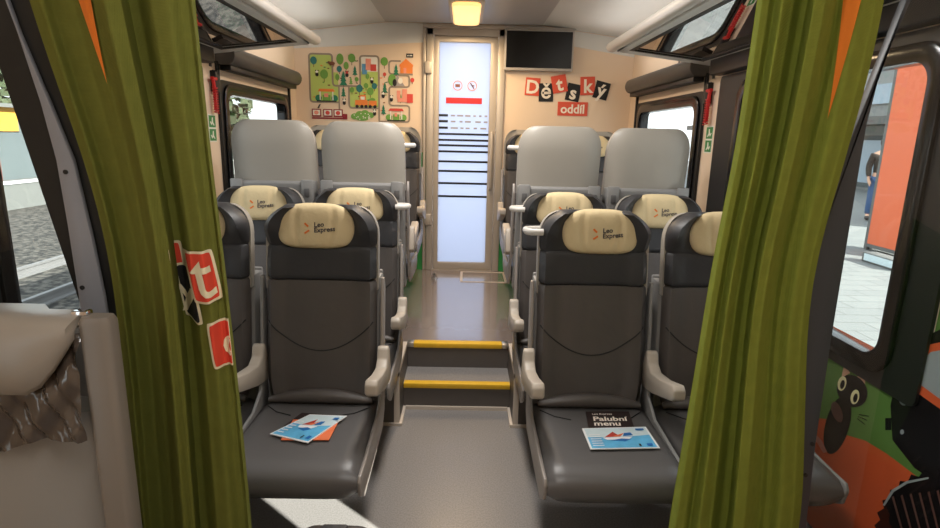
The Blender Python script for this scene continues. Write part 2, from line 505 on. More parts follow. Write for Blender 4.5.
for s in (-1, 1):
    window(k, s, 1.62, 3.30, .70, 1.86, 1.80, 3.00, .80, 1.76); k += 1
    window(k, s, 3.52, 4.85, .78, 1.80, 3.60, 4.74, .86, 1.72); k += 1
# vestibule door panes, out of view but they admit the daylight
struct(MB().box(W + .03, W + .036, .08, .414, .86, 1.5).build('window_5', M['glass'], smooth=False))
struct(MB().box(-W - .036, -W - .03, -.02, .414, .5, 1.9).build('window_6', M['glass'], smooth=False))
for s in (-1, 1):      # black header above the near window
    a, b = sorted((s * (W - .075), s * W))
    struct(MB().box(a, b, 1.45, 3.32, 1.865, 1.955).build('trim_%d' % (10 if s < 0 else 11), M['black'], bevel=.01))
    # thin black guide bars either side of the far window
    g = MB()
    for yy in (3.485, 4.865):
        a, b = sorted((s * (W - .02), s * W)); g.box(a, b, yy, yy + .022, .7, 1.9)
    struct(g.build('trim_%d' % (12 if s < 0 else 13), M['black'], bevel=.004))

def blind(s):
    side = 'left' if s < 0 else 'right'
    t = thing('roller_blind', 'dark grey roller blind cassette above the far %s window' % side, 'blind', (s * W, 4.04, 1.88), group=None)
    pr = []
    for k_ in range(13):
        a = -PI / 2 + PI * k_ / 12
        pr.append((-.075 - .045 * math.cos(a), .055 + .055 * math.sin(a)))
    pr = [(0, 0)] + pr + [(0, .11)]
    MB().prism(pr, lambda a, b, d: (-s * -a if s > 0 else -a, d, b), -.55, .84).build('cassette', M['blind'], t, bevel=.006)
    MB().box(*sorted((-s * .02, -s * .085)), -.53, .8, -.03, -.002).build('guide_rail', M['black'], t, bevel=.003)
blind(-1); blind(1)

# ------------------------------------------------------------------ end door
d = struct(empty('door_1', (.005, YE, ZU)))
DX = lambda a: a - .005
fr = MB()
fr.box(DX(-.322), DX(-.262), -.03, .06, 0, 2.10).box(DX(.285), DX(.345), -.03, .06, 0, 2.10)
fr.box(DX(-.322), DX(.345), -.03, .06, 2.03, 2.10)
fr.build('frame', M['frame_grey'], d, bevel=.006)
MB().box(DX(-.262), DX(.285), -.025, .06, 0, .010).build('threshold', M['frame_grey'], d, smooth=False)
lf = MB()
ring_solid(lf, rrect(DX(-.260), DX(.283), .01, 2.028, .01, 2), rrect(DX(-.215), DX(.222), .075, 1.98, .012, 2), lambda a, b, q: (a, q, b), -.012, .03)
lf.build('door_leaf', M['frame_grey'], d, bevel=.004)
gp = MB().box(DX(-.217), DX(.224), .006, .014, .07, 1.985).build('pane', M['frosted'], d, smooth=False)
sp = MB()
for zc in (1.462, 1.411, 1.365, 1.312, 1.225, 1.141, 1.034, .918):
    sp.box(DX(-.214), DX(.221), -.002, .004, zc - ZU - .009 + .06, zc - ZU + .009 + .06)
for zc in (1.62, 1.57, 1.515):
    sp.box(DX(-.214), DX(-.135), -.002, .004, zc - ZU - .01 + .06, zc - ZU + .01 + .06)
sp.build('dark_stripe', M['black'], d, smooth=False)
sp = MB()
for i, zc in enumerate((1.62, 1.57, 1.515)):
    x = -.11
    while x < .2:
        wd = random.uniform(.02, .07); sp.box(DX(x), DX(min(.21, x + wd)), -.002, .004, zc - ZU + .052, zc - ZU + .066); x += wd + random.uniform(.015, .04)
sp.build('pale_lettering', M['p_grey'], d, smooth=False)
MB().box(DX(-.154), DX(.157), -.004, .004, 1.76 - ZU + .02, 1.81 - ZU + .02).build('red_sign', M['red'], d, smooth=False)
for xc, kind_ in ((-.055, 0), (.07, 1)):
    zc = 1.93 - ZU
    pc = MB()
    ci = [(math.cos(2 * PI * q / 24), math.sin(2 * PI * q / 24)) for q in range(24)]
    ring_solid(pc, [(DX(xc) + .042 * a, zc + .042 * b) for a, b in ci], [(DX(xc) + .034 * a, zc + .034 * b) for a, b in ci], lambda a, b, q: (a, q, b), -.004, .004)
    if kind_ == 0: pc.box(DX(xc) - .02, DX(xc) + .02, -.004, .004, zc - .012, zc + .012, 1)
    else:
        pc.prism([(DX(xc) - .02, zc + .022), (DX(xc) - .012, zc + .026), (DX(xc) + .02, zc - .022), (DX(xc) + .012, zc - .026)], lambda a, b, q: (a, q, b), -.004, .004, 1)
        pc.box(DX(xc) - .004, DX(xc) + .018, -.004, .004, zc - .004, zc + .006, 1)
    pc.build('pictogram', [M['p_pink'], M['p_brown']], d, smooth=False)
MB().box(DX(.235), DX(.262), -.05, -.012, .75, 1.25).build('door_handle', M['frame_grey'], d, bevel=.008)
for zc in (1.72, .42):
    MB().box(DX(-.335), DX(-.275), -.055, -.028, zc, zc + .10).build('hinge', M['frame_grey'], d, bevel=.008)
struct(MB().box(-.352, .345, YE - .06, YE, 2.385, 2.412).build('trim_14', M['frame_grey'], smooth=False))
struct(MB().box(-.352, -.328, YE - .03, YE, ZU, 2.385).build('trim_15', M['frame_grey'], bevel=.005))
# threshold hatch in the raised floor, floor stop
hk = MB()
ring_solid(hk, [(.0, 4.66), (.40, 4.66), (.40, 5.04), (.0, 5.04)], [(.02, 4.68), (.38, 4.68), (.38, 5.02), (.02, 5.02)], lambda a, b, q: (a, b, q), ZU, ZU + .004)
tag(hk.build('floor_hatch', M['trimlight'], smooth=False), 'pale metal frame of a hatch in the raised floor before the door', 'hatch')
fs = thing('door_stop', 'small silver door stop on the raised floor left of the hatch', 'door stop', (-.225, 4.75, ZU))
MB().box(-.025, .025, -.02, .02, 0, .012).build('base', M['metal'], fs, bevel=.003)
MB().tube([(0, 0, .012), (0, 0, .05)], .013).build('post', M['metal'], fs, ang=30)

# ------------------------------------------------------------------ screen, sign, mural on the end wall
tv = thing('television', 'black flat television screen on the end wall above the letter tiles', 'television', (.625, YE, 2.07))
bz = MB(); bz.box(-.292, .292, -.07, -.002, -.01, .322)
bz.build('housing', M['tvbezel'], tv, bevel=.01)
MB().box(-.276, .276, -.074, -.069, .012, .302).build('screen', M['blackgloss'], tv, smooth=False)
MB().box(-.30, .30, -.08, 0, .322, .332).build('top_bracket', M['tvbezel'], tv, smooth=False)

sg = thing('wall_sign', 'red and black letter tiles on the cream end wall under the television', 'sign', (.87, YE, 1.7))
tiles = [('D', 525, 78, 540, 95.5, -2, 0), ('ě', 538.5, 83.5, 553.5, 101.5, 2, 1), ('t', 551, 74.5, 567.5, 93.5, 13, 0), ('s', 565.5, 83, 581, 102, -9, 1), ('k', 580, 77, 595, 95, 4, 0), ('ý', 593.5, 81, 609.5, 100, -12, 1)]
for i, (ch, u0, v0, u1, v1, ang, blk) in enumerate(tiles):
    xc, zc = atY((u0 + u1) / 2, (v0 + v1) / 2, YE); xc -= .87; zc -= 1.7
    w = (u1 - u0) * .0083 * (.93 if abs(ang) > 6 else 1); h = (v1 - v0) * .0084 * (.9 if abs(ang) > 6 else 1)
    a = math.radians(ang - 1)
    dd = -.006 - .0015 * (i % 3)
    def pl(x, z, q, xc=xc, zc=zc, a=a): return (xc + x * math.cos(a) - z * math.sin(a), q, zc + x * math.sin(a) + z * math.cos(a))
    t = MB().prism([(-w / 2, -h / 2), (w / 2, -h / 2), (w / 2, h / 2), (-w / 2, h / 2)], pl, dd, 0).build('letter_tile', M['tile_black'] if blk else M['tile_red'], sg, smooth=False)
    t['label'] = '%s tile with a white letter %s' % ('black' if blk else 'red', ch)
    sz = .155
    text_obj('letter', ch, sz, lambda x, y: pl(x, y - (.008 if ch != 'ě' else .0), dd - .001), M['letter'], t, offset=.004)
xc, zc = atY(572.5, 109, YE); xc -= .87; zc -= 1.7
t = MB().box(xc - .13, xc + .13, -.006, 0, zc - .058, zc + .058).build('letter_tile', M['tile_red'], sg, smooth=False)
t['label'] = 'wide red tile with the white word oddíl'
text_obj('letter', 'oddíl', .105, lambda x, y: (xc + x, -.0075, zc + y - .004), M['letter'], t, offset=.0025)

# illustrated map mural
mu = MB()
MATS = ['p_lgreen', 'p_green', 'p_dgreen', 'p_road', 'p_orange', 'p_red', 'p_pink', 'p_teal', 'p_white', 'p_black', 'p_blue', 'p_brown', 'p_maroon', 'p_grey']
MI = {n[2:]: i for i, n in enumerate(MATS)}
lay = [0]
def mp(u, v, q):
    x = -1.334 + (u / 6.6 - 7) * .00846; z = 2.172 - (v / 6.6 - 8) * .00821
    return (x, YE - q, z)
def mpoly(pts, col, lv=1): 
    lay[0] += 1
    q = .001 + lv * .0008 + lay[0] * .000004
    mu.poly([mp(a, b, q) for a, b in pts], MI[col])
def mell(cx, cy, rx, ry, col, lv=3, n=18): mpoly([(cx + rx * math.cos(2 * PI * k_ / n), cy + ry * math.sin(2 * PI * k_ / n)) for k_ in range(n)], col, lv)
def mrect(x0, y0, x1, y1, col, lv=3): mpoly([(x0, y0), (x1, y0), (x1, y1), (x0, y1)], col, lv)
def mline(pts, w, col, lv=2):
    for (a, b), (c_, d_) in zip(pts, pts[1:]):
        L = math.hypot(c_ - a, d_ - b) or 1; nx, ny = -(d_ - b) / L * w / 2, (c_ - a) / L * w / 2
        ex, ey = (c_ - a) / L * w * .25, (d_ - b) / L * w * .25
        mpoly([(a + nx - ex, b + ny - ey), (c_ + nx + ex, d_ + ny + ey), (c_ - nx + ex, d_ - ny + ey), (a - nx - ex, b - ny - ey)], col, lv)
def corner(pts, r=22, n=5):
    out = [pts[0]]
    for p, q, s_ in zip(pts, pts[1:], pts[2:]):
        def tow(a, b):
            L = math.hypot(b[0] - a[0], b[1] - a[1]); k_ = min(r, L / 2) / L
            return (a[0] + (b[0] - a[0]) * k_, a[1] + (b[1] - a[1]) * k_)
        A, B = tow(q, p), tow(q, s_)
        for k_ in range(n + 1):
            t_ = k_ / n
            out.append(((1 - t_) ** 2 * A[0] + 2 * t_ * (1 - t_) * q[0] + t_ ** 2 * B[0], (1 - t_) ** 2 * A[1] + 2 * t_ * (1 - t_) * q[1] + t_ ** 2 * B[1]))
    return out + [pts[-1]]
# fields and roads
mpoly(rrect(55, 205, 65, 378, 25), 'lgreen', 0); mrect(200, 180, 245, 375, 'lgreen', 0)
mpoly(rrect(395, 515, 70, 270, 25), 'lgreen', 0); mpoly(rrect(318, 515, 270, 408, 22), 'lgreen', 0)
mrect(400, 72, 510, 170, 'white', 1)
mline(corner([(245, 378), (55, 378), (55, 62), (208, 62), (208, 268), (392, 268), (392, 68), (516, 68), (516, 496)]), 12, 'road')
mline(corner([(248, 430), (248, 270)]), 10, 'road')
mline(corner([(315, 270), (315, 412), (516, 412)]), 12, 'road')
mline(corner([(740, 182), (585, 182), (585, 96), (660, 96)]), 11, 'road')
mline(corner([(600, 190), (720, 190), (720, 266), (585, 266), (585, 390), (720, 390), (720, 500), (516, 500)]), 11, 'road')
def tree(x, y, s_, col='green', kind_=0):
    mline([(x, y), (x, y + 32 * s_)], 4, 'brown', 3)
    if kind_ == 0: mell(x, y - 10 * s_, 22 * s_, 26 * s_, col, 4)
    elif kind_ == 1: mell(x, y - 8 * s_, 24 * s_, 36 * s_, col, 4)
    else:
        for q in range(3): mpoly([(x - (12 + 5 * q) * s_, y - (20 - 22 * q) * s_), (x + (12 + 5 * q) * s_, y - (20 - 22 * q) * s_), (x, y - (56 - 22 * q) * s_)], col, 4)
for a in ((85, 115, 1, 'teal', 0), (152, 205, 1.2, 'green', 0), (260, 100, 1, 'green', 1), (338, 95, 1.1, 'green', 0), (300, 140, .7, 'green', 1), (254, 165, .8, 'teal', 0), (358, 175, .8, 'dgreen', 2), (280, 235, 1.2, 'dgreen', 2), (240, 215, .6, 'green', 1), (330, 240, .6, 'green', 2), (368, 228, .6, 'green', 0), (278, 318, .8, 'dgreen', 2), (386, 292, 1, 'teal', 0), (458, 310, 1, 'green', 0), (486, 272, .8, 'teal', 0), (430, 270, .7, 'green', 0), (335, 300, .7, 'green', 0), (554, 112, 1.1, 'green', 0), (632, 165, .9, 'dgreen', 2), (556, 285, .9, 'dgreen', 2), (545, 430, .8, 'dgreen', 2), (555, 190, .5, 'red', 0), (740, 225, .6, 'red', 0), (605, 230, 1.1, 'green', 1), (440, 205, .5, 'green', 1), (660, 350, .7, 'green', 2)): tree(*a)
for i in range(34):
    x, y = random.choice([(random.uniform(70, 195), random.uniform(80, 360)), (random.uniform(225, 380), random.uniform(60, 250)), (random.uniform(330, 505), random.uniform(280, 400)), (random.uniform(525, 580), random.uniform(120, 480))])
    mell(x, y, random.uniform(5, 10), random.uniform(3, 5), random.choice(['green', 'orange', 'dgreen', 'green', 'brown']), 3, 8)
# market shelter left and right
for x0, y0, x1 in ((118, 290, 210), (590, 410, 672)):
    mpoly([(x0 - 12, y0 + 18), (x1 + 12, y0 + 18), (x1, y0), (x0, y0)], 'orange' if x0 < 300 else 'red', 5)
    mrect(x0, y0 + 18, x0 + 7, y0 + 75, 'white', 5); mrect(x1 - 7, y0 + 18, x1, y0 + 75, 'white', 5)
    mell(x0 - 8, y0 + 62, 22, 22, 'dgreen' if x0 < 300 else 'green', 4); mell(x1 + 8, y0 + 62, 22, 22, 'dgreen' if x0 < 300 else 'green', 4)
    mrect(x0 + 20, y0 + 40, x1 - 20, y0 + 78, 'green', 4); mrect(x0 + 30, y0 + 30, x1 - 34, y0 + 55, 'pink', 5)
    mrect(x0 - 20, y0 + 78, x1 + 20, y0 + 86, 'black', 4)
# houses
mrect(405, 120, 438, 188, 'blue', 4); mrect(430, 85, 465, 160, 'pink', 4); mrect(462, 122, 500, 165, 'red', 5)
mrect(636, 290, 660, 345, 'pink', 4); mrect(672, 280, 704, 345, 'pink', 4); mrect(704, 312, 744, 370, 'red', 5); mrect(640, 340, 705, 366, 'p_pink'[2:], 4)
mpoly([(655, 120), (698, 80), (745, 120)], 'orange', 5); mrect(660, 120, 742, 176, 'orange', 4); mrect(682, 140, 700, 176, 'pink', 5); mrect(655, 118, 745, 134, 'p_orange'[2:], 6)
mpoly([(606, 260), (640, 188), (690, 260)], 'grey', 4); mell(622, 238, 14, 24, 'black', 5); mell(660, 225, 16, 20, 'white', 5)
# little train and locomotive
mrect(355, 360, 440, 395, 'orange', 5); mrect(385, 325, 428, 365, 'orange', 5); mrect(392, 336, 420, 356, 'white', 6); mrect(446, 362, 500, 398, 'orange', 5); mell(470, 355, 22, 12, 'green', 4)
for x in (368, 400, 428, 456, 488): mell(x, 402, 11, 11, 'black', 6)
for x in (62, 138, 208):
    mrect(x, 425, x + 62, 478, 'maroon', 4); mrect(x + 7, 432, x + 55, 468, 'white', 5); mell(x + 30, 450, 15, 14, random.choice(['red', 'pink', 'green']), 6)
mrect(62, 482, 300, 492, 'maroon', 4); mrect(270, 455, 300, 490, 'maroon', 4); mpoly([(100, 420), (112, 395), (124, 392), (112, 420)], 'black', 5)
# hedge with flowers, bear, other animals, label
for x, y, r in ((350, 470, 26), (385, 455, 28), (420, 448, 28), (455, 460, 26), (400, 480, 50)): mell(x, y, r, r * .8 if r < 40 else 18, 'green', 3)
for i in range(16): mell(random.uniform(345, 465), random.uniform(448, 490), 4, 4, 'white', 6, 8)
mell(205, 122, 22, 12, 'brown', 6); mell(186, 116, 9, 8, 'brown', 6); mrect(192, 125, 197, 140, 'brown', 6); mrect(216, 125, 221, 142, 'brown', 6)
for x, y in ((470, 235), (105, 195), (282, 380), (600, 350), (545, 328), (485, 448), (305, 195)):
    mell(x, y, 11, 15, 'black', 6); mell(x, y - 17, 9, 9, 'white' if x != 305 else 'red', 6); mell(x - 8, y - 24, 4, 4, 'black', 6); mell(x + 8, y - 24, 4, 4, 'black', 6)
mrect(700, 46, 746, 72, 'black', 5)
for x in (708, 722, 732): mrect(x, 55, x + 7, 63, 'white', 6)
tag(mu.build('map_mural', [M[n] for n in MATS], smooth=False), 'colourful illustrated play map mural with roads, trees and trains on the end wall', 'mural')

# ------------------------------------------------------------------ ceiling lamp, racks
lp = thing('ceiling_lamp', 'warm glowing rectangular lamp on the ceiling above the end door', 'lamp', (.01, 4.45, 2.415))
MB().prism(rrect(-.125, .125, -.40, .40, .05), lambda a, b, q: (a, b, q), -.03, 0).build('frame', M['lampframe'], lp, bevel=.008)
MB().prism(rrect(-.10, .10, -.36, .36, .06), lambda a, b, q: (a, b, q), -.055, -.029).build('diffuser', M['lamp'], lp, bevel=.018, seg=3)

def rack(s):
    side = 'left' if s < 0 else 'right'
    t = thing('luggage_rack', 'white edged glass luggage rack along the %s wall under the ceiling' % side, 'luggage rack', (s * W, 2.6, 1.94))
    def P(x, y, dz=0): return (s * (x - W), y - 2.6, 2.05 - (x - .95) * .22 - 1.94 + dz)
    ya, yb = 1.55, 3.73
    yend = lambda x: yb - (x - .95) * .6
    pr = [(-.05, -.006), (-.062, .018), (-.052, .042), (-.022, .05), (.003, .036), (.008, 0), (-.015, -.014)]
    MB().prism(pr, lambda a, b, q: (s * (.95 + a - W), q - 2.6, 2.05 + b - 1.94), ya, yb + .04).build('front_rail', M['rackwhite'], t, bevel=.012, seg=3)
    fr_ = MB()
    for (x0, x1, yy0, yy1) in ((1.36, W - .003, ya, None), (.955, 1.36, None, None), (.955, 1.0, ya, None)):
        if yy1 is None and yy0 is None:
            q = [(x0, yend(x0)), (x1 + .08, yend(x1 + .08)), (x1 + .08, yend(x1 + .08) - .13), (x0, yend(x0) - .13)]
        else:
            q = [(x0, yy0), (x1, yy0), (x1, yend(x1)), (x0, yend(x0))]
        v = [P(a, b, -.012) for a, b in q] + [P(a, b, .018) for a, b in q]
        fr_.add(v, [(0, 1, 2, 3), (7, 6, 5, 4), (0, 4, 5, 1), (1, 5, 6, 2), (2, 6, 7, 3), (3, 7, 4, 0)])
    fr_.build('frame', M['rackgrey'], t, smooth=False)
    g_ = MB(); q = [(.995, ya), (1.365, ya), (1.365, yend(1.365) - .08), (.995, yend(.995) - .08)]
    v = [P(a, b, -.004) for a, b in q] + [P(a, b, .004) for a, b in q]
    g_.add(v, [(0, 1, 2, 3), (7, 6, 5, 4), (0, 4, 5, 1), (1, 5, 6, 2), (2, 6, 7, 3), (3, 7, 4, 0)])
    g_.build('glass_shelf', M['rackglass'], t, smooth=False)
    b_ = MB(); q0 = [(.992, ya), (1.358, ya), (1.358, yend(1.358) - .11), (.992, yend(.992) - .11)]; q1 = [(1.012, ya), (1.34, ya), (1.34, yend(1.34) - .135), (1.012, yend(1.012) - .135)]
    ring_solid(b_, q0, q1, lambda a, b, dz: P(a, b, dz), -.014, -.006)
    b_.build('seal', M['black'], t, smooth=False)
rack(-1); rack(1)

# small fittings on the pillars between the windows
def hammer(s):
    side = 'left' if s < 0 else 'right'
    t = thing('emergency_hammer', 'red emergency hammer in black holder on the %s pillar' % side, 'hammer', (s * W, 3.40, 1.62))
    MB().box(*sorted((0, -s * .035)), .01, .055, .10, .22).build('holder', M['black'], t, bevel=.006)
    h = MB().tube([(-s * .028, -.005, .0), (-s * .028, -.005, .12), (-s * .03, -.02, .17)], [.010, .011, .009])
    h.tube([(-s * .03, -.035, .172), (-s * .03, .02, .172)], .010)
    h.build('hammer_body', M['red'], t, ang=40)
    pts = [(-s * (.030 + .012 * math.cos(a * .9)), -.002 + .022 * math.sin(a * .9), -.02 + a * .0020) for a in range(0, 75)]
    MB().tube(pts, .0035, 6).build('coiled_cord', M['red'], t)
    q = thing('safety_sticker', 'green and white emergency pictogram sticker under the hammer on the %s pillar' % side, 'sticker', (s * W, 3.39, 1.44))
    MB().box(*sorted((0, -s * .002)), -.045, .05, 0, .155).build('backing', M['stickerwhite'], q, smooth=False)
    for a in (0.006, .082): MB().box(*sorted((-s * .0015, -s * .003)), -.04, .045, a, a + .066).build('green_panel', M['stickergreen'], q, smooth=False)
    for a in (0.006, .082):
        w_ = MB(); w_.prism([(-.012, a + .012), (-.03, a + .03), (-.022, a + .034), (-.008, a + .024), (0, a + .055), (.012, a + .055), (.01, a + .03), (.028, a + .012), (.018, a + .01), (0, a + .022)], lambda y, z, q_: (q_, y, z), *sorted((-s * .003, -s * .004)))
        w_.build('pictogram', M['stickerwhite'], q, smooth=False)
    hk_ = thing('coat_hook', 'small dark coat hook above the hammer on the %s pillar' % side, 'hook', (s * W, 3.42, 1.86))
    MB().box(*sorted((0, -s * .008)), -.012, .012, -.0, .045).build('plate', M['darkmetal'], hk_, bevel=.003)
    MB().tube([(-s * .006, 0, .03), (-s * .03, 0, .025), (-s * .042, 0, .0), (-s * .04, 0, -.022), (-s * .025, 0, -.03), (-s * .012, 0, -.02)], .005).build('hook_arm', M['darkmetal'], hk_)
hammer(-1); hammer(1)
vt = MB()
for i in range(4): vt.box(W - .004, W, 3.86 + i * .045, 3.88 + i * .045, 2.0, 2.06)
tag(vt.build('air_vent', M['black'], smooth=False), 'black slotted air vent on the cream wall above the right blind', 'vent')

# ------------------------------------------------------------------ seats
def back_yc(z): return .0 + (z - .45) * .135
def head_front(x, z):
    """front surface of backrest / headrest in local seat space"""
    t = abs(x) / .215
    wing = .055 * sstep(1.06, 1.16, z) * sstep(.55, .88, t)
    bol = .012 * sstep(.6, .85, t) * (1 - sstep(1.0, 1.1, z))
    rnd = .03 * sstep(.9, 1.03, t)
    belly = -.012 * math.sin(PI * max(0, min(1, (z - .47) / .48))) * (1 - t * t * .6)
    return back_yc(z) - wing - bol + rnd + belly

def back_ring(z, w, thick, dz=0, n=20):
    P = []
    for i in range(n + 1):
        x = -w + 2 * w * i / n
        xe = x * .215 / max(w, .12) if w < .215 else x
        P.append((x, head_front(xe, z) + dz, z))
    for i in range(n + 1):
        x = w - 2 * w * i / n
        e = 1 - (abs(x) / w) ** 6
        P.append((x, back_yc(z) + .02 + (thick - .02) * max(.25, e), z))
    return P

def zs(a, b, n): return [a + (b - a) * i / n for i in range(n + 1)]

ZCV = 1.146
def pillow_y(u, v):
    """u,v in -1..1 over the headrest cover"""
    x = u * .150; z = ZCV + v * .090
    e = max(0, 1 - abs(u) ** 5) ** .5 * max(0, 1 - abs(v) ** 4) ** .5
    crease = .008 * math.exp(-((abs(u) - .48 - .04 * v) / .07) ** 2)
    return head_front(x * .8, z) - .006 - .028 * e + crease * e

def pillow_pt(u, v):
    # squircle mapping for the outline
    a = u * math.sqrt(max(0, 1 - .34 * abs(v) ** 2.6)); b = v * math.sqrt(max(0, 1 - .40 * abs(u) ** 3))
    x = a * .150; z = ZCV + b * .090 + .008 * (1 - a * a) * max(0, -b)
    return (x, pillow_y(u, v), z)

def make_seat(asg, handle, aisle, tall):
    """asg: +1 when the aisle lies on local +x"""
    t = empty('train_seat')
    # cushion
    pr = [(.05, .445), (-.02, .452), (-.40, .452), (-.455, .445), (-.482, .425), (-.492, .39), (-.478, .352), (-.44, .34), (.05, .36)]
    mb = MB(); rings = []
    for i in range(15):
        x = -1 + 2 * i / 14; e = max(0, 1 - abs(x) ** 8)
        sc = .90 + .10 * e
        ring = []
        for (y, z) in pr:
            wd = .226 if y > -.1 else .226 + .006 * min(1, (-y) / .4)
            ring.append((wd * x, y * (.985 + .015 * e), .40 + (z - .40) * (.55 + .45 * e) + (.006 * sstep(.6, .9, abs(x)) if z > .43 else 0)))
        rings.append(ring)
    mb.loft(rings).build('seat_cushion', M['cushion'], t, bevel=0, ang=70)
    # V-shaped cushion seams
    sm = MB()
    for q in (-1, 1): MB().tube([(q * .20, -.04, .4545), (q * .15, -.09, .454), (q * .09, -.115, .4535)], .0022, 6).build('seam', M['seam'], t)
    # lumbar roll
    lr = MB(); rings = []
    for i in range(17):
        x = -1 + 2 * i / 16; hgt = .022 + .036 * (1 - x * x)
        rings.append([(x * .205, -.008 - .028 * math.cos(a) * (1 - .5 * abs(x) ** 3), .455 + hgt * .5 + hgt * .5 * math.sin(a)) for a in [2 * PI * k_ / 12 for k_ in range(12)]])
    lr.loft(rings).build('lumbar_roll', M['leather'], t)
    # backrest, band, headrest
    MB().loft([back_ring(z, .203 + .012 * sstep(.46, .55, z) - (.006 if z in (.46, .938) else 0), .06) for z in zs(.46, .93, 16) + [.938]]).build('backrest', M['leather'], t)
    pts = []
    for i in range(25):
        u = -1 + 2 * i / 24; x = u * .205; z = .665 + .115 * u * u
        pts.append((x, head_front(x, z) - .0005, z))
    MB().tube(pts, .0026, 6).build('curved_seam', M['seam'], t)
    MB().loft([back_ring(z, w, .06, dz) for z, w, dz in [(.942, .208, .004), (.950, .2135, -.002)] + [(z, .2135, -.003) for z in zs(.96, 1.06, 6)] + [(1.068, .2125, 0), (1.073, .209, .004)]]).build('neck_band', M['leather_dark'], t)
    hr = []
    for z in [1.070, 1.076] + zs(1.085, 1.222, 14):
        k_ = max(0, (z - 1.12) / .104); w = .215 * (1 - .34 * min(1, k_) ** 2.6)
        if z < 1.08: w -= .004
        hr.append(back_ring(z, w, .06 if z < 1.2 else .06 - .02 * (z - 1.2) / .035, 0 if z > 1.075 else .004))
    hr.append([(p[0] * .93, .5 * (p[1] + back_yc(1.225) + .02), 1.230) for p in hr[-1]])
    h = MB().loft(hr).build('headrest', M['leather_dark'], t, ang=50)
    # cover
    cv = MB(); N, K = 30, 18
    front = lambda i, j: pillow_pt(-1 + 2 * i, -1 + 2 * j)
    cv.grid(front, N, K)
    cv.grid(lambda i, j: (lambda p: (p[0] * .97, max(p[1], head_front(p[0] * .8, p[2])) + .012, p[2]))(pillow_pt(-1 + 2 * i, -1 + 2 * j)), N, K)
    base = (N + 1) * (K + 1)
    loop = [i for i in range(N)] + [j * (N + 1) + N for j in range(K)] + [K * (N + 1) + i for i in range(N, 0, -1)] + [j * (N + 1) for j in range(K, 0, -1)]
    cv.f += [(loop[i], loop[(i + 1) % len(loop)], base + loop[(i + 1) % len(loop)], base + loop[i]) for i in range(len(loop))]; cv.m += [0] * len(loop)
    cov = cv.build('headrest_cover', M['cover'], t, ang=80)
    def onp(x, y):
        u = (x + .005) / .150; v = (y + .002) / .090
        xx = x + .005
        return (xx, pillow_y(u, v) - .0035, ZCV + .002 + y + .08 * x)
    text_obj('cover_lettering', 'Leo\nExpress', .0255, lambda x, y: onp(x - .004, y + .0), M['logo_text'], cov, offset=.0006, align='LEFT')
    lg = MB()
    for a0, a1 in (((-.040, .020), (-.026, .006)), ((-.040, -.019), (-.022, -.008))):
        dx, dy = a1[0] - a0[0], a1[1] - a0[1]; L = math.hypot(dx, dy); nx, ny = -dy / L * .0035, dx / L * .0035
        lg.poly([onp(a0[0] + nx, a0[1] + ny), onp(a1[0] + nx, a1[1] + ny), onp(a1[0] - nx, a1[1] - ny), onp(a0[0] - nx, a0[1] - ny)])
    lg.build('cover_logo', M['logo_orange'], cov, smooth=False)
    # rear shell: smooth upper, framed lower
    sh = []
    for z in zs(.90, 1.14, 8) + [1.17, 1.195, 1.215, 1.232, 1.246, 1.257, 1.264, 1.267]:
        zr = z; k_ = max(0, (z - 1.13) / .1372); w = .226 - .09 * (1 - math.sqrt(max(0, 1 - k_ ** 2.2)))
        z = zr if tall else .90 + (zr - .90) * .882
        if not tall: w -= .006
        y0 = back_yc(z) + .03 + .012 * k_; yb = back_yc(z) + .105 - .03 * k_ ** 2
        ring = []
        for i in range(17): x = -1 + 2 * i / 16; ring.append((x * w, y0 - .014 * (1 if abs(x) > .99 else 0), z))
        for i in range(17): x = 1 - 2 * i / 16; ring.append((x * w, y0 + (yb - y0) * max(.35, 1 - abs(x) ** 5 * .65), z))
        sh.append(ring)
    MB().loft(sh).build('back_shell', M['shell'], t, ang=50)
    low = []
    for z in (.34, .36, .60, .90, .935, .945):
        y0 = back_yc(z) + .045; yb = back_yc(z) + (.140 if .35 < z < .94 else .125)
        low.append([(x * .224, (y0 if q == 0 else yb), z) for q, x in ((0, -1), (0, 1), (1, 1), (1, .9), (1, -.9), (1, -1))])
    MB().loft(low).build('back_panel', M['shell_low'], t, bevel=.006)
    for q in (-1, 1):
        yb = back_yc(.88) + .137
        b_ = MB().box(q * .19 - .032, q * .19 + .032, yb, yb + .02, .80, .955).build('tray_bracket', M['shell_low'], t, bevel=.006)
        MB().box(q * .19 - .014, q * .19 + .014, yb + .018, yb + .026, .865, .91).build('tray_latch', M['latch'], b_, bevel=.003)
    MB().box(-.15, .15, back_yc(.7) + .14, back_yc(.7) + .15, .55, .90).build('tray_table', M['shell'], t, bevel=.008)
    # side frames
    for q in ((-1, 1) if aisle else (-asg,)):
        pl = [(.10, .95), (.075, .95), (.035, .66), (-.01, .50), (-.10, .452), (-.40, .435), (-.475, .435), (-.488, .415), (-.475, .36), (-.42, .325), (.0, .345), (.06, .40), (.085, .62), (.12, .90)]
        mb = MB().prism(pl, lambda a, b, q_: (q_, a, b), *sorted((q * .231, q * .244)))
        mb.build('side_frame', M['side'] if q == asg and aisle else M['shell_low'], t, bevel=.004)
    # armrests
    arms = [asg, -asg] if aisle else []
    for q in arms:
        ap = [(.04, .67), (.075, .555), (.04, .53), (-.06, .545), (-.17, .58), (-.27, .612), (-.292, .628), (-.29, .66), (-.27, .674), (-.15, .64), (-.05, .625), (-.01, .645), (.005, .682), (.025, .69)]
        xc = q * (.2425 if q == -asg and aisle else .247)
        MB().prism(ap, lambda a, b, q_: (q_, a, b), xc - .0225, xc + .0225).build('armrest', M['arm'], t, bevel=.007)
    # carrying structure under the cushion
    MB().box(-.21, .21, -.40, .02, .315, .345).build('seat_pan', M['darkmetal'], t, bevel=.006)
    lx = -asg * .195 if aisle else asg * .12
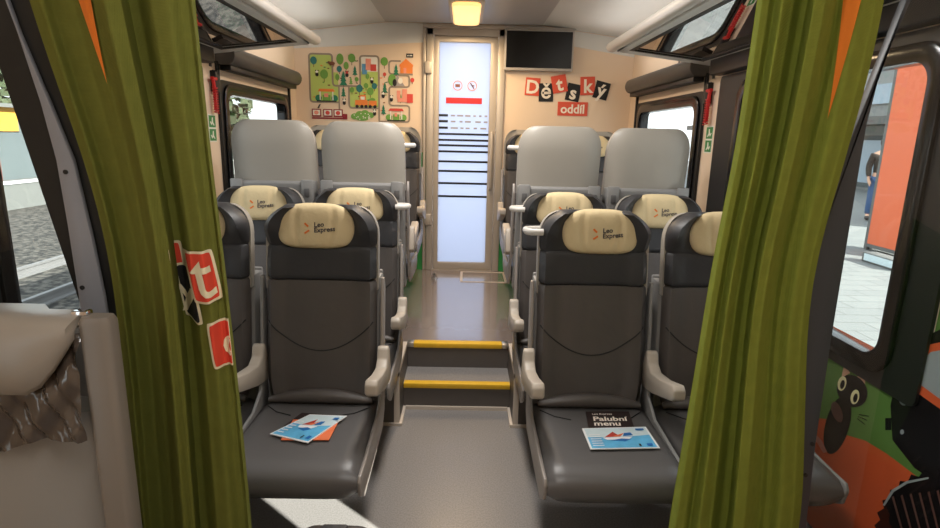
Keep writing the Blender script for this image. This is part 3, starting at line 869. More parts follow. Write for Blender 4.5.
    lg_ = MB().prism([(.09, .34), (-.06, .34), (.06, .03), (.055, 0), (.18, 0), (.16, .05)], lambda a, b, q_: (q_, a, b), lx - .03, lx + .03)
    lg_.build('leg', M['darkmetal'], t, bevel=.006)
    if handle:
        x0 = asg * .208
        yb = back_yc(1.15)
        MB().tube([(x0, yb + .04, 1.148), (x0 + asg * .04, yb + .04, 1.148), (x0 + asg * .062, yb + .022, 1.148), (x0 + asg * .062, yb - .012, 1.148), (x0 + asg * .045, yb - .034, 1.148), (x0 - asg * .0, yb - .034, 1.148)], .0135, 10).build('grab_handle', M['handle'], t)
    return t

protos = {}
def seat(x, y, z, rz, asg, handle, aisle, label, group):
    key = (asg, handle, aisle, .04 if z > 0 else 0)
    if key not in protos: protos[key] = o = make_seat(*key)
    else: o = copy_tree(protos[key])
    o.location = (x, y, z); o.rotation_euler = (0, 0, rz)
    tag(o, label, 'seat', group)
    return o
XA, XB = .535, 1.02
R1, R2, R3, R4 = 2.10, 2.80, 3.30, 4.62
G1, G2, G3, G4 = 'front row seats facing the camera', 'second row seats beside the steps', 'seats turned away on the raised floor', 'last row seats against the end wall'
seat(-XA, R1, 0, 0, 1, False, True, 'dark leather seat with a blue leaflet over orange sheets on its cushion', G1)
seat(-XB - .015, R1, 0, 0, 1, False, False, 'dark leather front seat half hidden behind the left green curtain', G1)
seat(XA, R1, 0, 0, -1, True, True, 'dark leather seat with a black menu on its cushion', G1)
seat(XB + .015, R1, 0, 0, -1, False, False, 'dark leather front seat half hidden behind the right green curtain', G1)
seat(-XA, R2, 0, 0, 1, True, True, 'dark leather seat directly behind the seat with orange sheets', G2)
seat(-XB, R2, 0, 0, 1, False, False, 'cream covered seat by the left window, second row behind the left curtain', G2)
seat(XA, R2, 0, 0, -1, True, True, 'dark leather seat directly behind the seat holding the black menu', G2)
seat(XB, R2, 0, 0, -1, False, False, 'cream covered seat by the right window, second row behind the right curtain', G2)
seat(-XA, R3, ZU, PI, -1, True, True, 'seat showing its grey back shell, left of the aisle on the raised floor', G3)
seat(-XB, R3, ZU, PI, -1, False, False, 'seat showing its grey back shell in front of the far left window', G3)
seat(XA, R3, ZU, PI, 1, True, True, 'seat showing its grey back shell, right of the aisle on the raised floor', G3)
seat(XB, R3, ZU, PI, 1, False, False, 'seat showing its grey back shell in front of the far right window', G3)
seat(-(XA + .03), R4, ZU, 0, 1, False, True, 'seat against the end wall just left of the end door', G4)
seat(-(XB + .03), R4, ZU, 0, 1, False, False, 'seat against the end wall in the far left corner under the map mural', G4)
seat((XA + .03), R4, ZU, 0, -1, False, True, 'seat against the end wall just right of the end door', G4)
seat((XB + .03), R4, ZU, 0, -1, False, False, 'seat against the end wall in the far right corner by the blind', G4)

for o in [q for q in bpy.data.objects if q.get('group') == G1]:
    for ch in o.children:
        if ch.name.startswith('headrest_cover'): ch.location.x += .02 if o.location.x > 0 else -.02

# ------------------------------------------------------------------ papers on the front seats
def sheet(name, quad, z, layers, label, cat, group=None, th=.003):
    """quad: world corner points (bl, br, tr, tl); layers: (poly in 0..1, material)"""
    cx = sum(p[0] for p in quad) / 4; cy = sum(p[1] for p in quad) / 4
    def P(a, b, q):
        x = (1 - a) * (1 - b) * quad[0][0] + a * (1 - b) * quad[1][0] + a * b * quad[2][0] + (1 - a) * b * quad[3][0]
        y = (1 - a) * (1 - b) * quad[0][1] + a * (1 - b) * quad[1][1] + a * b * quad[2][1] + (1 - a) * b * quad[3][1]
        return (x - cx, y - cy, q)
    mb = MB(); ms = [layers[0][1]]
    mb.prism([(0, 0), (1, 0), (1, 1), (0, 1)], P, 0, th)
    for i, (pts, m_) in enumerate(layers[1:]):
        ms.append(m_); mb.poly([P(a, b, th + .0004 + .0002 * i) for a, b in pts], i + 1)
    o = mb.build(name, ms, smooth=False, loc=(cx, cy, z))
    tag(o, label, cat, group)
    return o, P
R = lambda a, b, c_, d_: [(a, b), (c_, b), (c_, d_), (a, d_)]
def boat_layers(flip=0):
    L = [(None, M['paper']), (R(.03, .03, .97, .97), M['paperblue']), ([(.03, .55), (.45, .5), (.97, .6), (.97, .97), (.03, .97)], M['paperpale'])]
    L += [([(.30, .40), (.62, .40), (.70, .52), (.25, .5)], M['paper']), ([(.28, .52), (.44, .78), (.52, .54)], M['paperred']), ([(.40, .56), (.60, .70), (.52, .54)], M['paperorange']), ([(.34, .36), (.55, .30), (.66, .40), (.52, .44)], M['paperblue2']), ([(.56, .55), (.72, .58), (.70, .72), (.60, .70)], M['paperblue2'])]
    for k_ in range(6): L.append((R(.06, .12 + k_ * .10, .22, .15 + k_ * .10), M['paper']))
    L += [(R(.84, .08, .92, .18), M['paperblue2']), (R(.72, .06, .75, .16), M['p_black']), (R(.8, .8, .93, .88), M['paperblue2'])]
    return L
ZC = .4545
dark = [(-.62, 1.90), (-.50, 1.86), (-.47, 1.985), (-.585, 2.0)]
sheet('menu_card', dark, ZC, [(None, M['menu'])], 'dark card at the bottom of the paper pile on the left seat', 'card', th=.003)
sheet('leaflet', [(-.60, 1.795), (-.435, 1.80), (-.43, 1.935), (-.60, 1.94)], ZC + .0032, [(None, M['paperorange']), (R(.05, .05, .95, .95), M['paperorange'])], 'orange sheet lying under the blue leaflet on the left seat', 'leaflet', th=.003)
sheet('leaflet', [(-.649, 1.828), (-.501, 1.773), (-.406, 1.968), (-.548, 1.975)], ZC + .0066, boat_layers(), 'blue boat leaflet on top of the orange sheet on the left seat', 'leaflet')
mc, P = sheet('menu_card', [(.493, 1.885), (.665, 1.89), (.685, 2.052), (.513, 2.046)], ZC, [(None, M['menu'])], 'black on-board menu card with white lettering on the right seat', 'menu', th=.004)
text_obj('lettering', 'Palubní\nmenu', .046, lambda x, y: P(.13 + x / .172, .50 + y / .162, .0048), M['letter'], mc, offset=.0012, align='LEFT')
text_obj('small_lettering', 'Leo Express', .016, lambda x, y: P(.13 + x / .172, .86 + y / .162, .0048), M['letter'], mc, offset=.0002, align='LEFT')
sheet('leaflet', [(.470, 1.763), (.716, 1.778), (.712, 1.925), (.470, 1.905)], ZC + .0052, boat_layers(), 'blue boat leaflet lying over the black menu on the right seat', 'leaflet')

# ------------------------------------------------------------------ curtains
def interp(tab, x):
    if x <= tab[0][0]: return tab[0][1]
    for (a, va), (b, vb) in zip(tab, tab[1:]):
        if x <= b:
            t_ = (x - a) / (b - a); return va + (vb - va) * t_
    return tab[-1][1]
def interps(tab, x):
    if x <= tab[0][0]: return tab[0][1]
    for (a, va), (b, vb) in zip(tab, tab[1:]):
        if x <= b:
            t_ = (x - a) / (b - a); t_ = t_ * t_ * (3 - 2 * t_); return va + (vb - va) * t_
    return tab[-1][1]
YC = 1.35
def curtain(name, m_, inner, outer, folds, zb, label, s):
    zi = sorted((atY(u, v, YC)[1], atY(u, v, YC)[0]) for u, v in inner)
    zo = sorted((atY(u, v, YC)[1], atY(u, v, YC)[0]) for u, v in outer)
    def ext(tab):
        (z0, x0), (z1, x1) = tab[-2], tab[-1]
        k_ = (x1 - x0) / (z1 - z0) * .8
        return [(zb, tab[0][1])] + tab + [(2.12, x1 + k_ * (2.12 - z1))]
    zi, zo = ext(zi), ext(zo)
    def smooth(tab, z): return sum(interp(tab, z + dz) for dz in (-.09, -.045, 0, .045, .09)) / 5
    def S(sv, z, off=0):
        a, b = smooth(zo, z), smooth(zi, z)
        drift = .025 * math.sin(z * 2.3 + 1) * math.sin(PI * sv)
        y = YC + interps(folds, min(1, max(0, sv + drift))) * (.85 + .12 * math.sin(z * 1.7)) + .002 * math.sin(sv * 23 + z * 3)
        return (CX + (a + (b - a) * sv - CX) * y / YC, y + off, z)
    t = thing(name, label, 'curtain', (S(.5, zb)[0], YC, 0))
    lx = t.location.x
    loc = lambda p: (p[0] - lx, p[1] - YC, p[2])
    NU, NV = 150, 70
    mb = MB()
    mb.grid(lambda a, b: loc(S(a, zb + (2.12 - zb) * b)), NU, NV)
    mb.build('cloth', m_, t, ang=60)
    return t, S, loc, smooth, zi, zo
foldL = [(0, .09), (.06, .065), (.13, .095), (.24, .08), (.33, .03), (.42, -.055), (.52, -.03), (.58, .07), (.63, .07), (.72, -.02), (.82, -.035), (.92, -.005), (.95, .0), (.975, -.012), (1, .012)]
tL, SL, locL, smL, ziL, zoL = curtain('curtain', M['curtain_l'], [(195, 0), (213, 170), (225, 264), (240, 400), (252, 528)], [(30, 0), (63, 100), (87, 170), (108, 255), (119, 330), (127, 400), (138, 528)], foldL, .06, 'dark green curtain on the left printed with red and black letter squares', -1)
foldR = [(0, .09), (.06, .05), (.16, .02), (.28, .045), (.34, .06), (.44, -.045), (.52, -.05), (.585, .06), (.63, .065), (.70, .0), (.78, -.035), (.85, .01), (.90, -.02), (.95, -.025), (1, .02)]
tR, SR, locR, smR, ziR, zoR = curtain('curtain', M['curtain_r'], [(757, 0), (735, 150), (712, 264), (690, 400), (668, 528)], [(884, 0), (872, 60), (848, 150), (818, 255), (806, 330), (799, 528)], foldR, .06, 'plain green curtain coloured as if backlit on the right before the holder of the black menu seat', 1)
tR['label'] = 'plain green curtain coloured as if backlit, hanging on the right side, no printing'

def orange_strip(t, S, loc, s0, s1, z_tip, s_tip, m_):
    mb = MB()
    def fn(a, b):
        z = z_tip + (2.12 - z_tip) * b; k_ = min(1, b * 1.6)
        lo = s_tip + (s0 - s_tip) * k_; hi = s_tip + (s1 - s_tip) * k_
        return loc(S(lo + (hi - lo) * a, z, -.006))
    mb.grid(fn, 10, 30)
    o = mb.build('orange_lining', M['orange_cloth'], t); o['label'] = 'orange lining showing in a fold'
orange_strip(tL, SL, locL, .27, .40, 1.60, .35, None)
orange_strip(tR, SR, locR, .17, .36, 1.56, .26, None)

def on_curtain(S, loc, sm, zi, zo, off):
    def fn(x, z):
        a, b = sm(zo, z), sm(zi, z)
        return loc(S((x - a) / (b - a), z, off))
    return fn
def decal(name, cx_, cz, w, h, ang, m_, letter, off, size, ldx=0, label=None, clip=None):
    a = math.radians(ang)
    def rot(x, z): return (cx_ + x * math.cos(a) - z * math.sin(a), cz + x * math.sin(a) + z * math.cos(a))
    def X(fn, x, z):
        X_, Z_ = rot(x, z); lim = smL(ziL, Z_) - .004
        X_ = min(X_, lim)
        return fn(X_, Z_)
    f0, f1, f2 = (on_curtain(SL, locL, smL, ziL, zoL, -off - q * .002) for q in range(3))
    def patch(w_, h_, fn, mm, nm, par, lab=None):
        mb = MB()
        def sq(u, v):
            u_, v_ = -1 + 2 * u, -1 + 2 * v
            return X(fn, u_ * w_ / 2 * math.sqrt(1 - .12 * v_ ** 6), v_ * h_ / 2 * math.sqrt(1 - .12 * u_ ** 6))
        mb.grid(sq, 40, 24)
        o = mb.build(nm, mm, par, smooth=False)
        if lab: o['label'] = lab
        return o
    o = patch(w, h, f0, M['print_cream'], 'printed_square', tL, label)
    patch(w - .012, h - .012, f1, m_, 'printed_fill', o)
    if letter: text_obj('printed_letter', letter, size, lambda x, z: X(f2, x + ldx, z), M['print_cream'], o, offset=.0012, fine=.006)
decal('red', -.668, 1.16, .034, .14, 6, M['print_red'], None, .003, .15, .006, 'red printed square deep in the fold')
decal('black', -.650, 1.105, .042, .14, 8, M['print_black'], 'y', .006, .10, -.002, 'black printed square in the fold')
decal('red', -.610, 1.160, .074, .128, 9, M['print_red'], 't', .009, .16, 0, 'red printed square with a letter t')
decal('red', -.566, .990, .088, .122, 5, M['print_red'], 'd', .004, .12, .018, 'lower red printed square at the curtain edge')

rd = thing('curtain_rod', 'thin metal curtain rod spanning the coach above both green curtains', 'curtain rod', (0, YC, 2.134))
MB().tube([(-W + .005, 0, 0), (W - .005, 0, 0)], .012).build('rod', M['metal'], rd)
for q in (-1, 1): MB().tube([(q * (W - .02), 0, 0), (q * W, 0, 0)], .03, 16).build('rod_bracket', M['metal'], rd)

# ------------------------------------------------------------------ screens behind the curtains
YS = 1.48
def screen(s):
    side = 'left' if s < 0 else 'right'
    t = thing('glass_screen', 'glass draught screen with %s post behind the %s curtain' % ('a grey screwed' if s < 0 else 'a dark', side), 'screen', (s * 1.05, YS, 0))
    fn = lambda a, b, q: (a - s * 1.05, q, b)
    if s < 0:
        strip = [(-1.16, 2.1), (-1.067, 1.72), (-1.018, 1.56), (-.978, 1.42), (-.955, 1.22), (-.942, 1.06), (-.94, .98), (-.955, .5), (-.955, 0), (-1.01, 0), (-1.01, .5), (-1.009, 1.06), (-1.013, 1.25), (-1.02, 1.42), (-1.04, 1.56), (-1.072, 1.72), (-1.165, 2.1)]
        blk = [(-1.26, 2.1), (-1.16, 1.75), (-1.134, 1.624), (-1.05, 1.20), (-1.017, 1.034), (-1.03, .7), (-1.05, 0), (-.90, 0), (-.875, 1.0), (-.88, 1.2), (-.94, 1.82), (-.98, 2.1)]
        MB().prism(blk, fn, .008, .035).build('dark_panel', M['panelblack'], t, smooth=False)
        MB().prism(strip, fn, -.006, .007).build('post', M['postgrey'], t, bevel=.002)
        sc_ = [(-.999, 1.39), (-.995, 1.085), (-.975, .3)]
        gl = [(-1.26, 2.1), (-W, 2.1), (-W, 0), (-1.05, 0), (-1.03, .7), (-1.017, 1.034), (-1.134, 1.624)]
    else:
        strip = [(1.16, 2.1), (1.082, 1.849), (.995, 1.489), (.934, 1.115), (.93, .80), (.93, 0), (1.07, 0), (1.06, .379), (1.045, .669), (1.039, .974), (1.036, 1.55), (1.05, 1.70), (1.10, 1.87), (1.175, 2.1)]
        MB().prism(strip, fn, -.006, .02).build('post', M['postdark'], t, bevel=.002)
        gl = [(1.175, 2.1), (1.10, 1.87), (1.05, 1.70), (1.036, 1.55), (1.039, .974), (1.045, .669), (1.06, .379), (1.07, 0), (W, 0), (W, 2.1)]
        sc_ = [(1.035, .66), (1.03, .56)]
    MB().prism(gl, fn, .010, .016).build('glass', M['screen_glass'], t, smooth=False)
    for x, z in sc_:
        MB().tube([(x - s * 1.05, -.009, z), (x - s * 1.05, 0, z)], .006, 10).build('screw', M['black'], t)
screen(-1); screen(1)

# ------------------------------------------------------------------ litter bin on the left
bn = thing('litter_bin', 'beige plastic litter bin with a dark bag, left foreground', 'litter bin', (-1.08, 1.25, 0))
bx = lambda x: x + 1.08
by = lambda y: y - 1.25
# side post
pp = rrect(-.788, -.722, 1.135, 1.185, .015, 4)
MB().loft([[(bx(x), by(y), 0) for x, y in pp], [(bx(x), by(y), 1.10) for x, y in pp], [(bx(-.755 + (x + .755) * .85), by(1.16 + (y - 1.16) * .8), 1.112) for x, y in pp]]).build('side_post', M['binpost'], bn, ang=50)
def brow(z):
    P_ = []
    for k_ in range(13):
        a = k_ / 12; x = -W + .01 + (-.789 + W - .01) * a
        P_.append((bx(x), by(1.19 - .05 * math.sin(PI * min(1, .15 + a * .75)) - .015 * (1 - z / .95) + .025 * sstep(.8, 1, a)), z))
    return P_ + [(bx(-.789), by(1.275), z), (bx(-W + .01), by(1.275), z)]
MB().loft([brow(z) for z in (0, .2, .4, .6, .80, .875)]).build('body', M['binbody'], bn, ang=50)
lp_ = [(1.275, 1.10), (1.21, 1.112), (1.15, 1.114), (1.11, 1.10), (1.09, 1.06), (1.087, 1.01), (1.092, .965), (1.103, .954), (1.114, .965), (1.118, 1.02), (1.135, 1.06), (1.17, 1.08), (1.275, 1.075)]
rings = []
for x, k_ in ((-W + .01, 1), (-.95, 1), (-.885, 1), (-.855, .9), (-.825, .66), (-.803, .42), (-.793, .30)):
    rings.append([(bx(x), by(min(y + (1 - k_) * .03 * (1 if z < 1.085 else .3), 1.275 if x < -.9 else 1.20 if z > 1.09 else 1.19)), 1.112 - (1.112 - z) * (1 if z > 1.078 else k_)) for y, z in lp_])
MB().loft(rings).build('lid', M['bin'], bn, ang=60)
MB().box(bx(-W + .012), bx(-.795), by(1.262), by(1.274), .80, 1.075).build('back_panel', M['binbody'], bn, smooth=False)
def bag(u, v):
    x = -W + .012 + (-.789 + W - .012) * u
    zbot = .80 + .05 * u ** 4 + .012 * math.sin(u * 17)
    z = zbot + (1.075 - zbot) * v
    y = 1.125 + .004 * math.sin(u * 75 + v * 14 * u) + .005 * math.sin(u * 38 - v * 11) + .003 * math.sin(u * 120 + v * 20) + .02 * v - .012 * math.sin(PI * v)
    return (bx(x), by(y), z)
M['bag'] = mat('bag_film', srgb(74, 64, 56), .14, spec=1, var=.3, vscale=14, bump=.12, bscale=22)
MB().grid(bag, 90, 30).build('bag', M['bag'], bn)
MB().box(bx(-.81), bx(-.775), by(1.155), by(1.18), 1.106, 1.122).build('latch', M['chrome'], bn, bevel=.005)

# ------------------------------------------------------------------ dark case at the bottom edge
cs = thing('suitcase', 'dark rounded suitcase top with a low handle at the bottom edge', 'suitcase', (-.273, 1.2, 0))
cp_ = rrect(-.098, .098, 0.03, .575, .05, 6)
MB().prism(cp_, lambda a, b, q: (a, q, b), -.10, .02).build('shell', M['suitcase'], cs, bevel=.02, seg=3)
MB().prism(rrect(-.035, .03, .565, .585, .008, 4), lambda a, b, q: (a, q, b), -.06, .0).build('handle', M['leather_dark'], cs, bevel=.004)
for a in (-.07, .07):
    for b in (-.08, -.0): MB().tube([(a - .012, b, .025), (a + .012, b, .025)], .025, 14).build('wheel', M['black'], cs)

# ------------------------------------------------------------------ painted mural under the right window
mm = MB()
MM = ['m_green', 'm_orange', 'm_black', 'm_cream', 'm_tan', 'm_brown', 'm_pink', 'm_grey', 'cream']
MX = {n: i for i, n in enumerate(MM)}
cnt = [0]
def wp(pts, col, lv):
    cnt[0] += 1; q = W - .0008 - lv * .0006 - cnt[0] * .000003
    mm.poly([(q, y, z) for y, z in pts], MX[col])
px = lambda L: [atX(u, v, W) for u, v in L]
def wel(cx_, cy_, rx, ry, col, lv, n=20, ang=0):
    a_ = math.radians(ang)
    wp(px([(cx_ + rx * math.cos(t_) * math.cos(a_) - ry * math.sin(t_) * math.sin(a_), cy_ + rx * math.cos(t_) * math.sin(a_) + ry * math.sin(t_) * math.cos(a_)) for t_ in [2 * PI * k_ / n for k_ in range(n)]]), col, lv)
wp([(1.2, .0), (2.75, .0), (2.75, .70), (1.64, .70), (1.615, .78), (1.615, 1.12), (1.5, 1.2), (1.2, 1.28)], 'm_green', 0)
wp([(1.2, .0), (2.2, 0), (2.15, .40), (1.99, .47), (1.893, .459), (1.80, .49), (1.70, .50), (1.574, .50), (1.2, .46)], 'm_orange', 1)
# tractor
wp(px([(893, 440), (891, 405), (898, 375), (908, 352), (925, 337), (950, 325), (1000, 320), (1000, 520), (940, 485), (915, 468)]), 'm_black', 2)
wp(px([(907, 385), (912, 362), (928, 345), (1000, 330), (1000, 440), (945, 412)]), 'm_orange', 3)
wp(px([(915, 380), (918, 364), (932, 352), (1000, 340), (1000, 425), (945, 402)]), 'm_grey', 4)
wel(905, 399, 5, 6.5, 'm_grey', 4); wel(903, 432, 2, 2.5, 'm_grey', 4)
wp(px([(886, 418), (892, 418), (892, 430), (886, 430)]), 'm_black', 3)
# wheel with ribs
teeth = []
for k_ in range(60):
    a = 2 * PI * k_ / 60; r = 63 if k_ % 2 else 58
    teeth.append((938 + r * math.cos(a), 532 + r * math.sin(a) * 1.0))
wp(px([(u, v) for u, v in teeth if v < 600]), 'm_black', 5)
for k_ in range(9):
    x = 893 + k_ * 9
    wp(px([(x, 497 - k_ * 1.2), (x + 2.0, 496 - k_ * 1.2), (x + 12, 532), (x + 10, 532)]), 'm_brown', 6)
wp(px([(884, 505), (893, 490), (908, 481), (930, 477), (930, 479), (909, 483.5), (895, 492), (886, 506)]), 'm_grey', 6)
# small black cat painted on the wall
wel(838, 425, 12, 30, 'm_black', 3, ang=15)
wel(853, 391, 14.5, 17, 'm_black', 4, ang=-35)
for tri in ([(842, 378), (845, 364), (851, 373)], [(857, 377), (867, 372), (865, 389)]): wp(px(tri), 'm_tan', 3)
for ex, ey in ((843, 383.5), (856, 397)):
    wel(ex, ey, 4.3, 7.4, 'm_cream', 5, ang=12); wel(ex + .6, ey + 1, 2.2, 4.6, 'm_black', 6, ang=12)
for k_ in range(3):
    wp(px([(860 + k_ * -1, 414 + k_ * 2), (870 - k_ * 2, 416 + 4 * k_), (870 - k_ * 2, 416.7 + 4 * k_), (860 - k_, 414.8 + k_ * 2)]), 'm_black', 5)
wel(838, 412, 5, 11, 'm_brown', 5, ang=-20)
wp(px([(814, 432), (822, 440), (828, 452), (824, 453), (818, 443), (811, 437)]), 'm_pink', 3)
tag(mm.build('wall_mural', [M[n] for n in MM], smooth=False), 'painted mural of a black cat and tractor on the right wall below the window', 'mural')

# ------------------------------------------------------------------ outside, left: tracks
tag(MB().box(-60, -1.75, -6, 70, -1.05, -.97).build('track_bed', M['ballast'], smooth=False), 'grey gravel track bed outside the left window', 'gravel', kind='stuff')
for x, lab in ((-5.95, 'nearer steel rail on the gravel outside the left window'), (-7.4, 'farther steel rail on the gravel outside the left window')):
    r_ = MB(); pr = [(-.07, 0), (.07, 0), (.07, .02), (.012, .035), (.012, .12), (.036, .13), (.036, .165), (-.036, .165), (-.036, .13), (-.012, .12), (-.012, .035), (-.07, .02)]
    r_.prism(pr, lambda a, b, q: (a, q, b), -6, 62)
    tag(r_.build('rail', M['rail'], smooth=False, loc=(x, 0, -.97)), lab, 'rail')
lpf = thing('station_platform', 'pale concrete platform beyond the tracks outside the left window', 'platform', (-20.5, 22, -.97))
MB().box(-6, 6.8, -26, 40, 0, .77).build('platform_slab', M['concrete'], lpf, smooth=False)
MB().box(6.3, 6.85, -26, 40, .77, .80).build('edge_strip', M['paper'], lpf, smooth=False)
kb = thing('kiosk', 'yellow fronted grey kiosk on the platform beyond the tracks', 'kiosk', (-15.2, 19.3, -.2))
MB().box(-1.5, .3, -1.5, 3.2, 0, 2.3).build('wall', M['bgrey'], kb, smooth=False)
MB().box(.3, .36, -1.5, .25, 1.55, 2.3).build('yellow_sign', M['byellow'], kb, smooth=False)
MB().box(.3, .38, -1.5, -.75, 0, 1.5).build('brick_pier', M['brick'], kb, smooth=False)
MB().box(-1.8, .6, -1.8, 3.5, 2.3, 2.42).build('roof', M['concrete'], kb, smooth=False)
def treeobj(x, y, z, h, label):
    t = thing('tree', label, 'tree', (x, y, z))
    MB().tube([(0, 0, .01), (.05, 0, h * .3), (0, .05, h * .55)], [.22, .16, .08]).build('trunk', M['p_brown'], t)
    mb = MB()
    for i in range(420):
        a = random.uniform(0, 2 * PI); r = math.sqrt(random.random()) * h * .36; zz = h * (.28 + .7 * random.random())
        r *= math.sin(PI * min(1, max(.1, (zz / h - .2) / .85)))**.5
        c_ = Vector((r * math.cos(a), r * math.sin(a), zz)); sz = random.uniform(.15, .4)
        u = Vector((random.gauss(0, 1), random.gauss(0, 1), random.gauss(0, 1))).normalized(); w = u.orthogonal().normalized(); q = u.cross(w)
        mb.poly([c_ + w * sz, c_ + q * sz, c_ - w * sz, c_ - q * sz])
    mb.build('crown', M['leaf'], t, smooth=False)
treeobj(-22, 21, -.2, 6, 'bushy grey green tree behind the yellow kiosk')
treeobj(-24, 30, -.2, 7, 'bushy tree farther along the platform beyond the tracks')
treeobj(-15, 36, -.2, 5, 'tree standing past the end of the kiosk platform')

# ------------------------------------------------------------------ outside, right: platform
rp = thing('station_platform', 'sunlit paved platform outside the right window', 'platform', (16, 18, -.9))
MB().box(-14.2, 14, -22, 40, 0, .55).build('platform_slab', M['paving'], rp, smooth=False)
PX = 7.4
oy0, oy1 = 9.05, 10.15
ztop = atX(912, 60, PX)[1]
pn = thing('advertising_pillar', 'tall orange panel standing on the platform outside the right window', 'panel', (PX, 9.6, -.35))
MB().box(0, .25, -.55, .55, .12, ztop + .9).build('orange_board', M['paneor'], pn, smooth=False)
MB().box(.0, .27, .552, .62, 0, ztop + .9).build('edge_post', M['concrete'], pn, smooth=False)
MB().box(-.02, .27, -.6, .552, .06, .12).build('bottom_rail', M['concrete'], pn, smooth=False)
for q in (-.5, .5): MB().box(.05, .2, q - .04, q + .04, 0, .06).build('foot', M['metal'], pn, smooth=False)
bx_ = thing('white_box', 'low white box on the platform at the foot of the orange panel', 'box', (6.72, 8.7, -.35))
MB().box(-.12, .12, -.42, .42, .0, .16).build('body', M['concrete'], bx_, bevel=.02)
MB().box(-.125, .125, -.36, .36, .03, .14).build('front_panel', M['paperpale'], bx_, smooth=False)
fb = thing('station_building', 'pale station building with dark glass windows across the platform', 'building', (17.5, 20, -.35))
MB().box(0, 3, -14, 22, 0, 6).build('wall', M['facade'], fb, smooth=False)
for i in range(8):
    w_ = MB().box(-.06, 0, -13 + i * 4.2, -9.6 + i * 4.2, .1, 2.3).build('window', M['bgrey'], fb, smooth=False)
    MB().box(-.08, -.06, -12.8 + i * 4.2, -9.8 + i * 4.2, .3, 2.1).build('pane', M['facadeglass'], w_, smooth=False)
MB().box(-1.5, 0, -14, 22, 2.7, 3.0).build('awning', M['concrete'], fb, smooth=False)
MB().box(-.1, 0, -14, 22, 3.6, 4.4).build('upper_band', M['facadeglass'], fb, smooth=False)
cn = thing('sun_blocker', 'added unseen roof on posts blocking sun from the right windows', 'sun blocker', (4.6, .65, -.35))  # unseen roof, added to keep the sun out of the saloon windows
MB().box(-1.0, 1.0, -2.4, 2.6, 3.65, 3.8).build('roof', M['facade'], cn, smooth=False)
for q in (-2.0, 2.2): MB().tube([(.9, q, 0), (.9, q, 3.65)], .06).build('post', M['darkmetal'], cn)

# person on the platform, seen from behind
ps = thing('person', 'person in dark brown jacket and blue jeans standing on the platform by the orange panel', 'person', (10.45, 14.3, -.325), rz=math.radians(-25)); ps.scale = (1.1, 1.1, 1.12)
def skin(name, verts, edges, radii, m_, parent, root=0, lv=1):
    me = bpy.data.meshes.new(name); me.from_pydata(verts, edges, [])
    ob = bpy.data.objects.new(name, me); COL.objects.link(ob)
    md = ob.modifiers.new('s', 'SKIN'); sl = me.skin_vertices[0].data
    for i, r in enumerate(radii): sl[i].radius = (r, r) if not isinstance(r, tuple) else r
    sl[root].use_root = True
    sb = ob.modifiers.new('d', 'SUBSURF'); sb.levels = lv; sb.render_levels = lv
    dg = bpy.context.evaluated_depsgraph_get()
    m2 = bpy.data.meshes.new_from_object(ob.evaluated_get(dg)); m2.materials.clear(); m2.materials.append(m_)
    for p in m2.polygons: p.use_smooth = True
    bpy.data.objects.remove(ob); bpy.data.meshes.remove(me)
    o = bpy.data.objects.new(name, m2); COL.objects.link(o); o.parent = parent
    return o
bv = [(0, 0, .95), (0, 0, 1.12), (0, -.01, 1.32), (0, -.01, 1.46), (0, -.02, 1.56), (0, -.03, 1.66), (0, -.03, 1.76),
      (-.10, 0, .90), (-.11, -.02, .50), (-.12, .02, .09), (-.12, -.13, .04), (.10, 0, .90), (.11, .0, .50), (.12, .04, .09), (.12, -.11, .04),
      (-.19, -.01, 1.43), (-.24, .02, 1.16), (-.22, -.06, .92), (-.21, -.09, .84), (.19, -.01, 1.43), (.24, .02, 1.16), (.22, -.06, .92), (.21, -.09, .84)]
be = [(0, 1), (1, 2), (2, 3), (3, 4), (4, 5), (5, 6), (0, 7), (7, 8), (8, 9), (9, 10), (0, 11), (11, 12), (12, 13), (13, 14), (3, 15), (15, 16), (16, 17), (17, 18), (3, 19), (19, 20), (20, 21), (21, 22)]
br = [.14, .13, .15, .12, .055, .095, .085, .095, .065, .045, .04, .095, .065, .045, .04, .07, .05, .035, .04, .07, .05, .035, .04]
for s_, wi in ((-1, 18), (1, 22)):
    bx0, by0, bz0 = bv[wi]
    for k_ in range(4):
        i0 = len(bv); bv.append((bx0 + s_ * (-.015), by0 - .03 + k_ * .02, bz0 - .05)); bv.append((bx0 - s_ * .025, by0 - .03 + k_ * .02, bz0 - .095 + abs(k_ - 1.5) * .008))
        be += [(wi, i0), (i0, i0 + 1)]; br += [.010, .009]
    i0 = len(bv); bv.append((bx0 - s_ * .035, by0 - .045, bz0 - .03)); be.append((wi, i0)); br.append(.010)
skin('body', bv, be, br, M['skin'], ps)
jv = [(0, 0, .98), (0, 0, 1.14), (0, -.01, 1.33), (0, -.01, 1.46), (-.19, -.01, 1.43), (-.245, .02, 1.16), (-.222, -.055, .94), (.19, -.01, 1.43), (.245, .02, 1.16), (.222, -.055, .94)]
skin('jacket', jv, [(0, 1), (1, 2), (2, 3), (3, 4), (4, 5), (5, 6), (3, 7), (7, 8), (8, 9)], [.175, .165, .18, .13, .088, .068, .055, .088, .068, .055], M['jacket'], ps)
skin('jeans', [(0, 0, .97), (-.10, 0, .88), (-.11, -.02, .50), (-.12, .02, .10), (.10, 0, .88), (.11, 0, .50), (.12, .04, .10)], [(0, 1), (1, 2), (2, 3), (0, 4), (4, 5), (5, 6)], [.155, .112, .085, .066, .112, .085, .066], M['jeans'], ps)
MB().sphere((0, -.02, 1.72), (.105, .115, .12)).build('hair', M['hair'], ps)
for q, yy in ((-.12, -.05), (.12, -.03)): MB().sphere((q, yy, .04), (.055, .14, .05)).build('shoe', M['shoe'], ps)

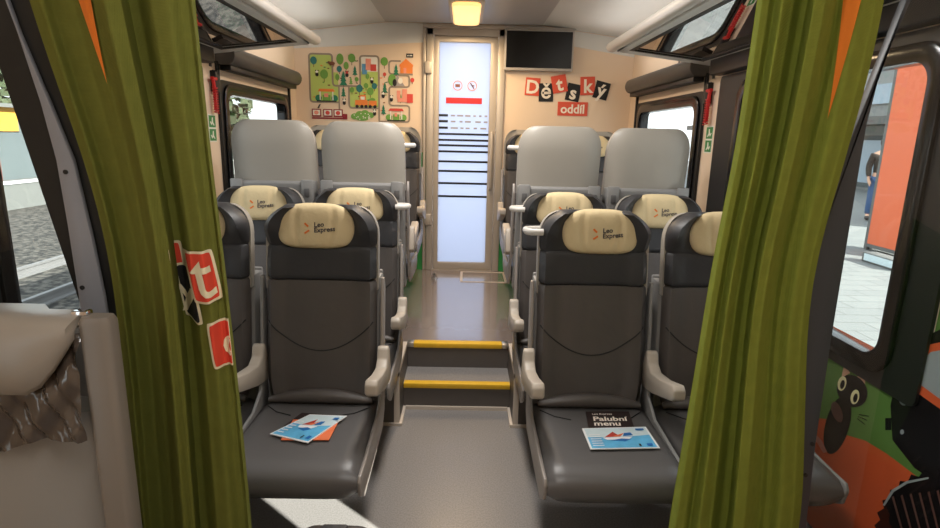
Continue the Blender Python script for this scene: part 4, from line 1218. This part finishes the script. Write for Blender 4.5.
# ------------------------------------------------------------------ light
w = bpy.data.worlds.new('World'); SC.world = w; w.use_nodes = True
nt = w.node_tree; bg = nt.nodes['Background']
tc = nt.nodes.new('ShaderNodeTexCoord'); sx = nt.nodes.new('ShaderNodeSeparateXYZ'); rmp = nt.nodes.new('ShaderNodeValToRGB')
nt.links.new(tc.outputs['Generated'], sx.inputs[0]); nt.links.new(sx.outputs['Z'], rmp.inputs[0])
rmp.color_ramp.elements[0].position = 0; rmp.color_ramp.elements[0].color = (.80, .81, .82, 1)
rmp.color_ramp.elements[1].position = .6; rmp.color_ramp.elements[1].color = (.88, .94, 1.0, 1)
nt.links.new(rmp.outputs[0], bg.inputs[0]); bg.inputs[1].default_value = 2.4

def light(kind, name, loc, energy, col=(1, 1, 1), size=None, rot=(0, 0, 0), sy=None):
    l = bpy.data.lights.new(name, kind); l.energy = energy; l.color = col
    if kind == 'AREA':
        l.size = size
        if sy: l.shape = 'RECTANGLE'; l.size_y = sy
    o = bpy.data.objects.new(name, l); COL.objects.link(o); o.location = loc; o.rotation_euler = rot
    return o
for q in (-1, 1): light('AREA', 'ceiling_fill', (q * 1.15, 2.2, 2.07), 8, (1, .97, .93), .35, (PI, q * .5, 0), 5.2)  # added fill lights aimed up to brighten the ceiling, no fixtures there
sun = light('SUN', 'sun', (0, 0, 6), 24.0, (1, .95, .86))
sun.data.angle = .006
dv = Vector((-.75, .66, -.48)).normalized()
sun.rotation_euler = dv.to_track_quat('-Z', 'Y').to_euler()
light('AREA', 'door_light', (0, 6.0, 1.5), 14, (.9, .95, 1), 1.0, (PI / 2, 0, PI), 2.0)
light('AREA', 'lamp_light', (.01, 4.45, 2.33), 20, (1, .72, .42), .2, (0, 0, 0), .7)
for yy, e in ((2.6, 32), (.4, 17)):
    light('AREA', 'interior_fill', (0, yy, 2.40), e, (1, .96, .91), .25, (0, 0, 0), .9)  # overhead fill added to lift the interior, no fitting modelled

SC.view_settings.view_transform = 'Standard'
SC.view_settings.look = 'None'
SC.view_settings.exposure = 0
# ------------------------------------------------------------------ camera
cd = bpy.data.cameras.new('camera'); cam = bpy.data.objects.new('camera', cd); COL.objects.link(cam)
cd.sensor_width = 36; cd.lens = F * 36 / 940; cd.clip_start = .02
fw = Vector((math.sin(YAW) * math.cos(PIT), math.cos(YAW) * math.cos(PIT), -math.sin(PIT)))
r0 = Vector((math.cos(YAW), -math.sin(YAW), 0)); u0 = Vector((math.sin(YAW) * math.sin(PIT), math.cos(YAW) * math.sin(PIT), math.cos(PIT)))
cr, sr = math.cos(ROL), math.sin(ROL)
rc = r0 * cr + u0 * sr; uc = -r0 * sr + u0 * cr
mw = Matrix((rc, uc, -fw)).transposed().to_4x4(); mw.translation = (CX, 0, CZ)
cam.matrix_world = mw
SC.camera = cam
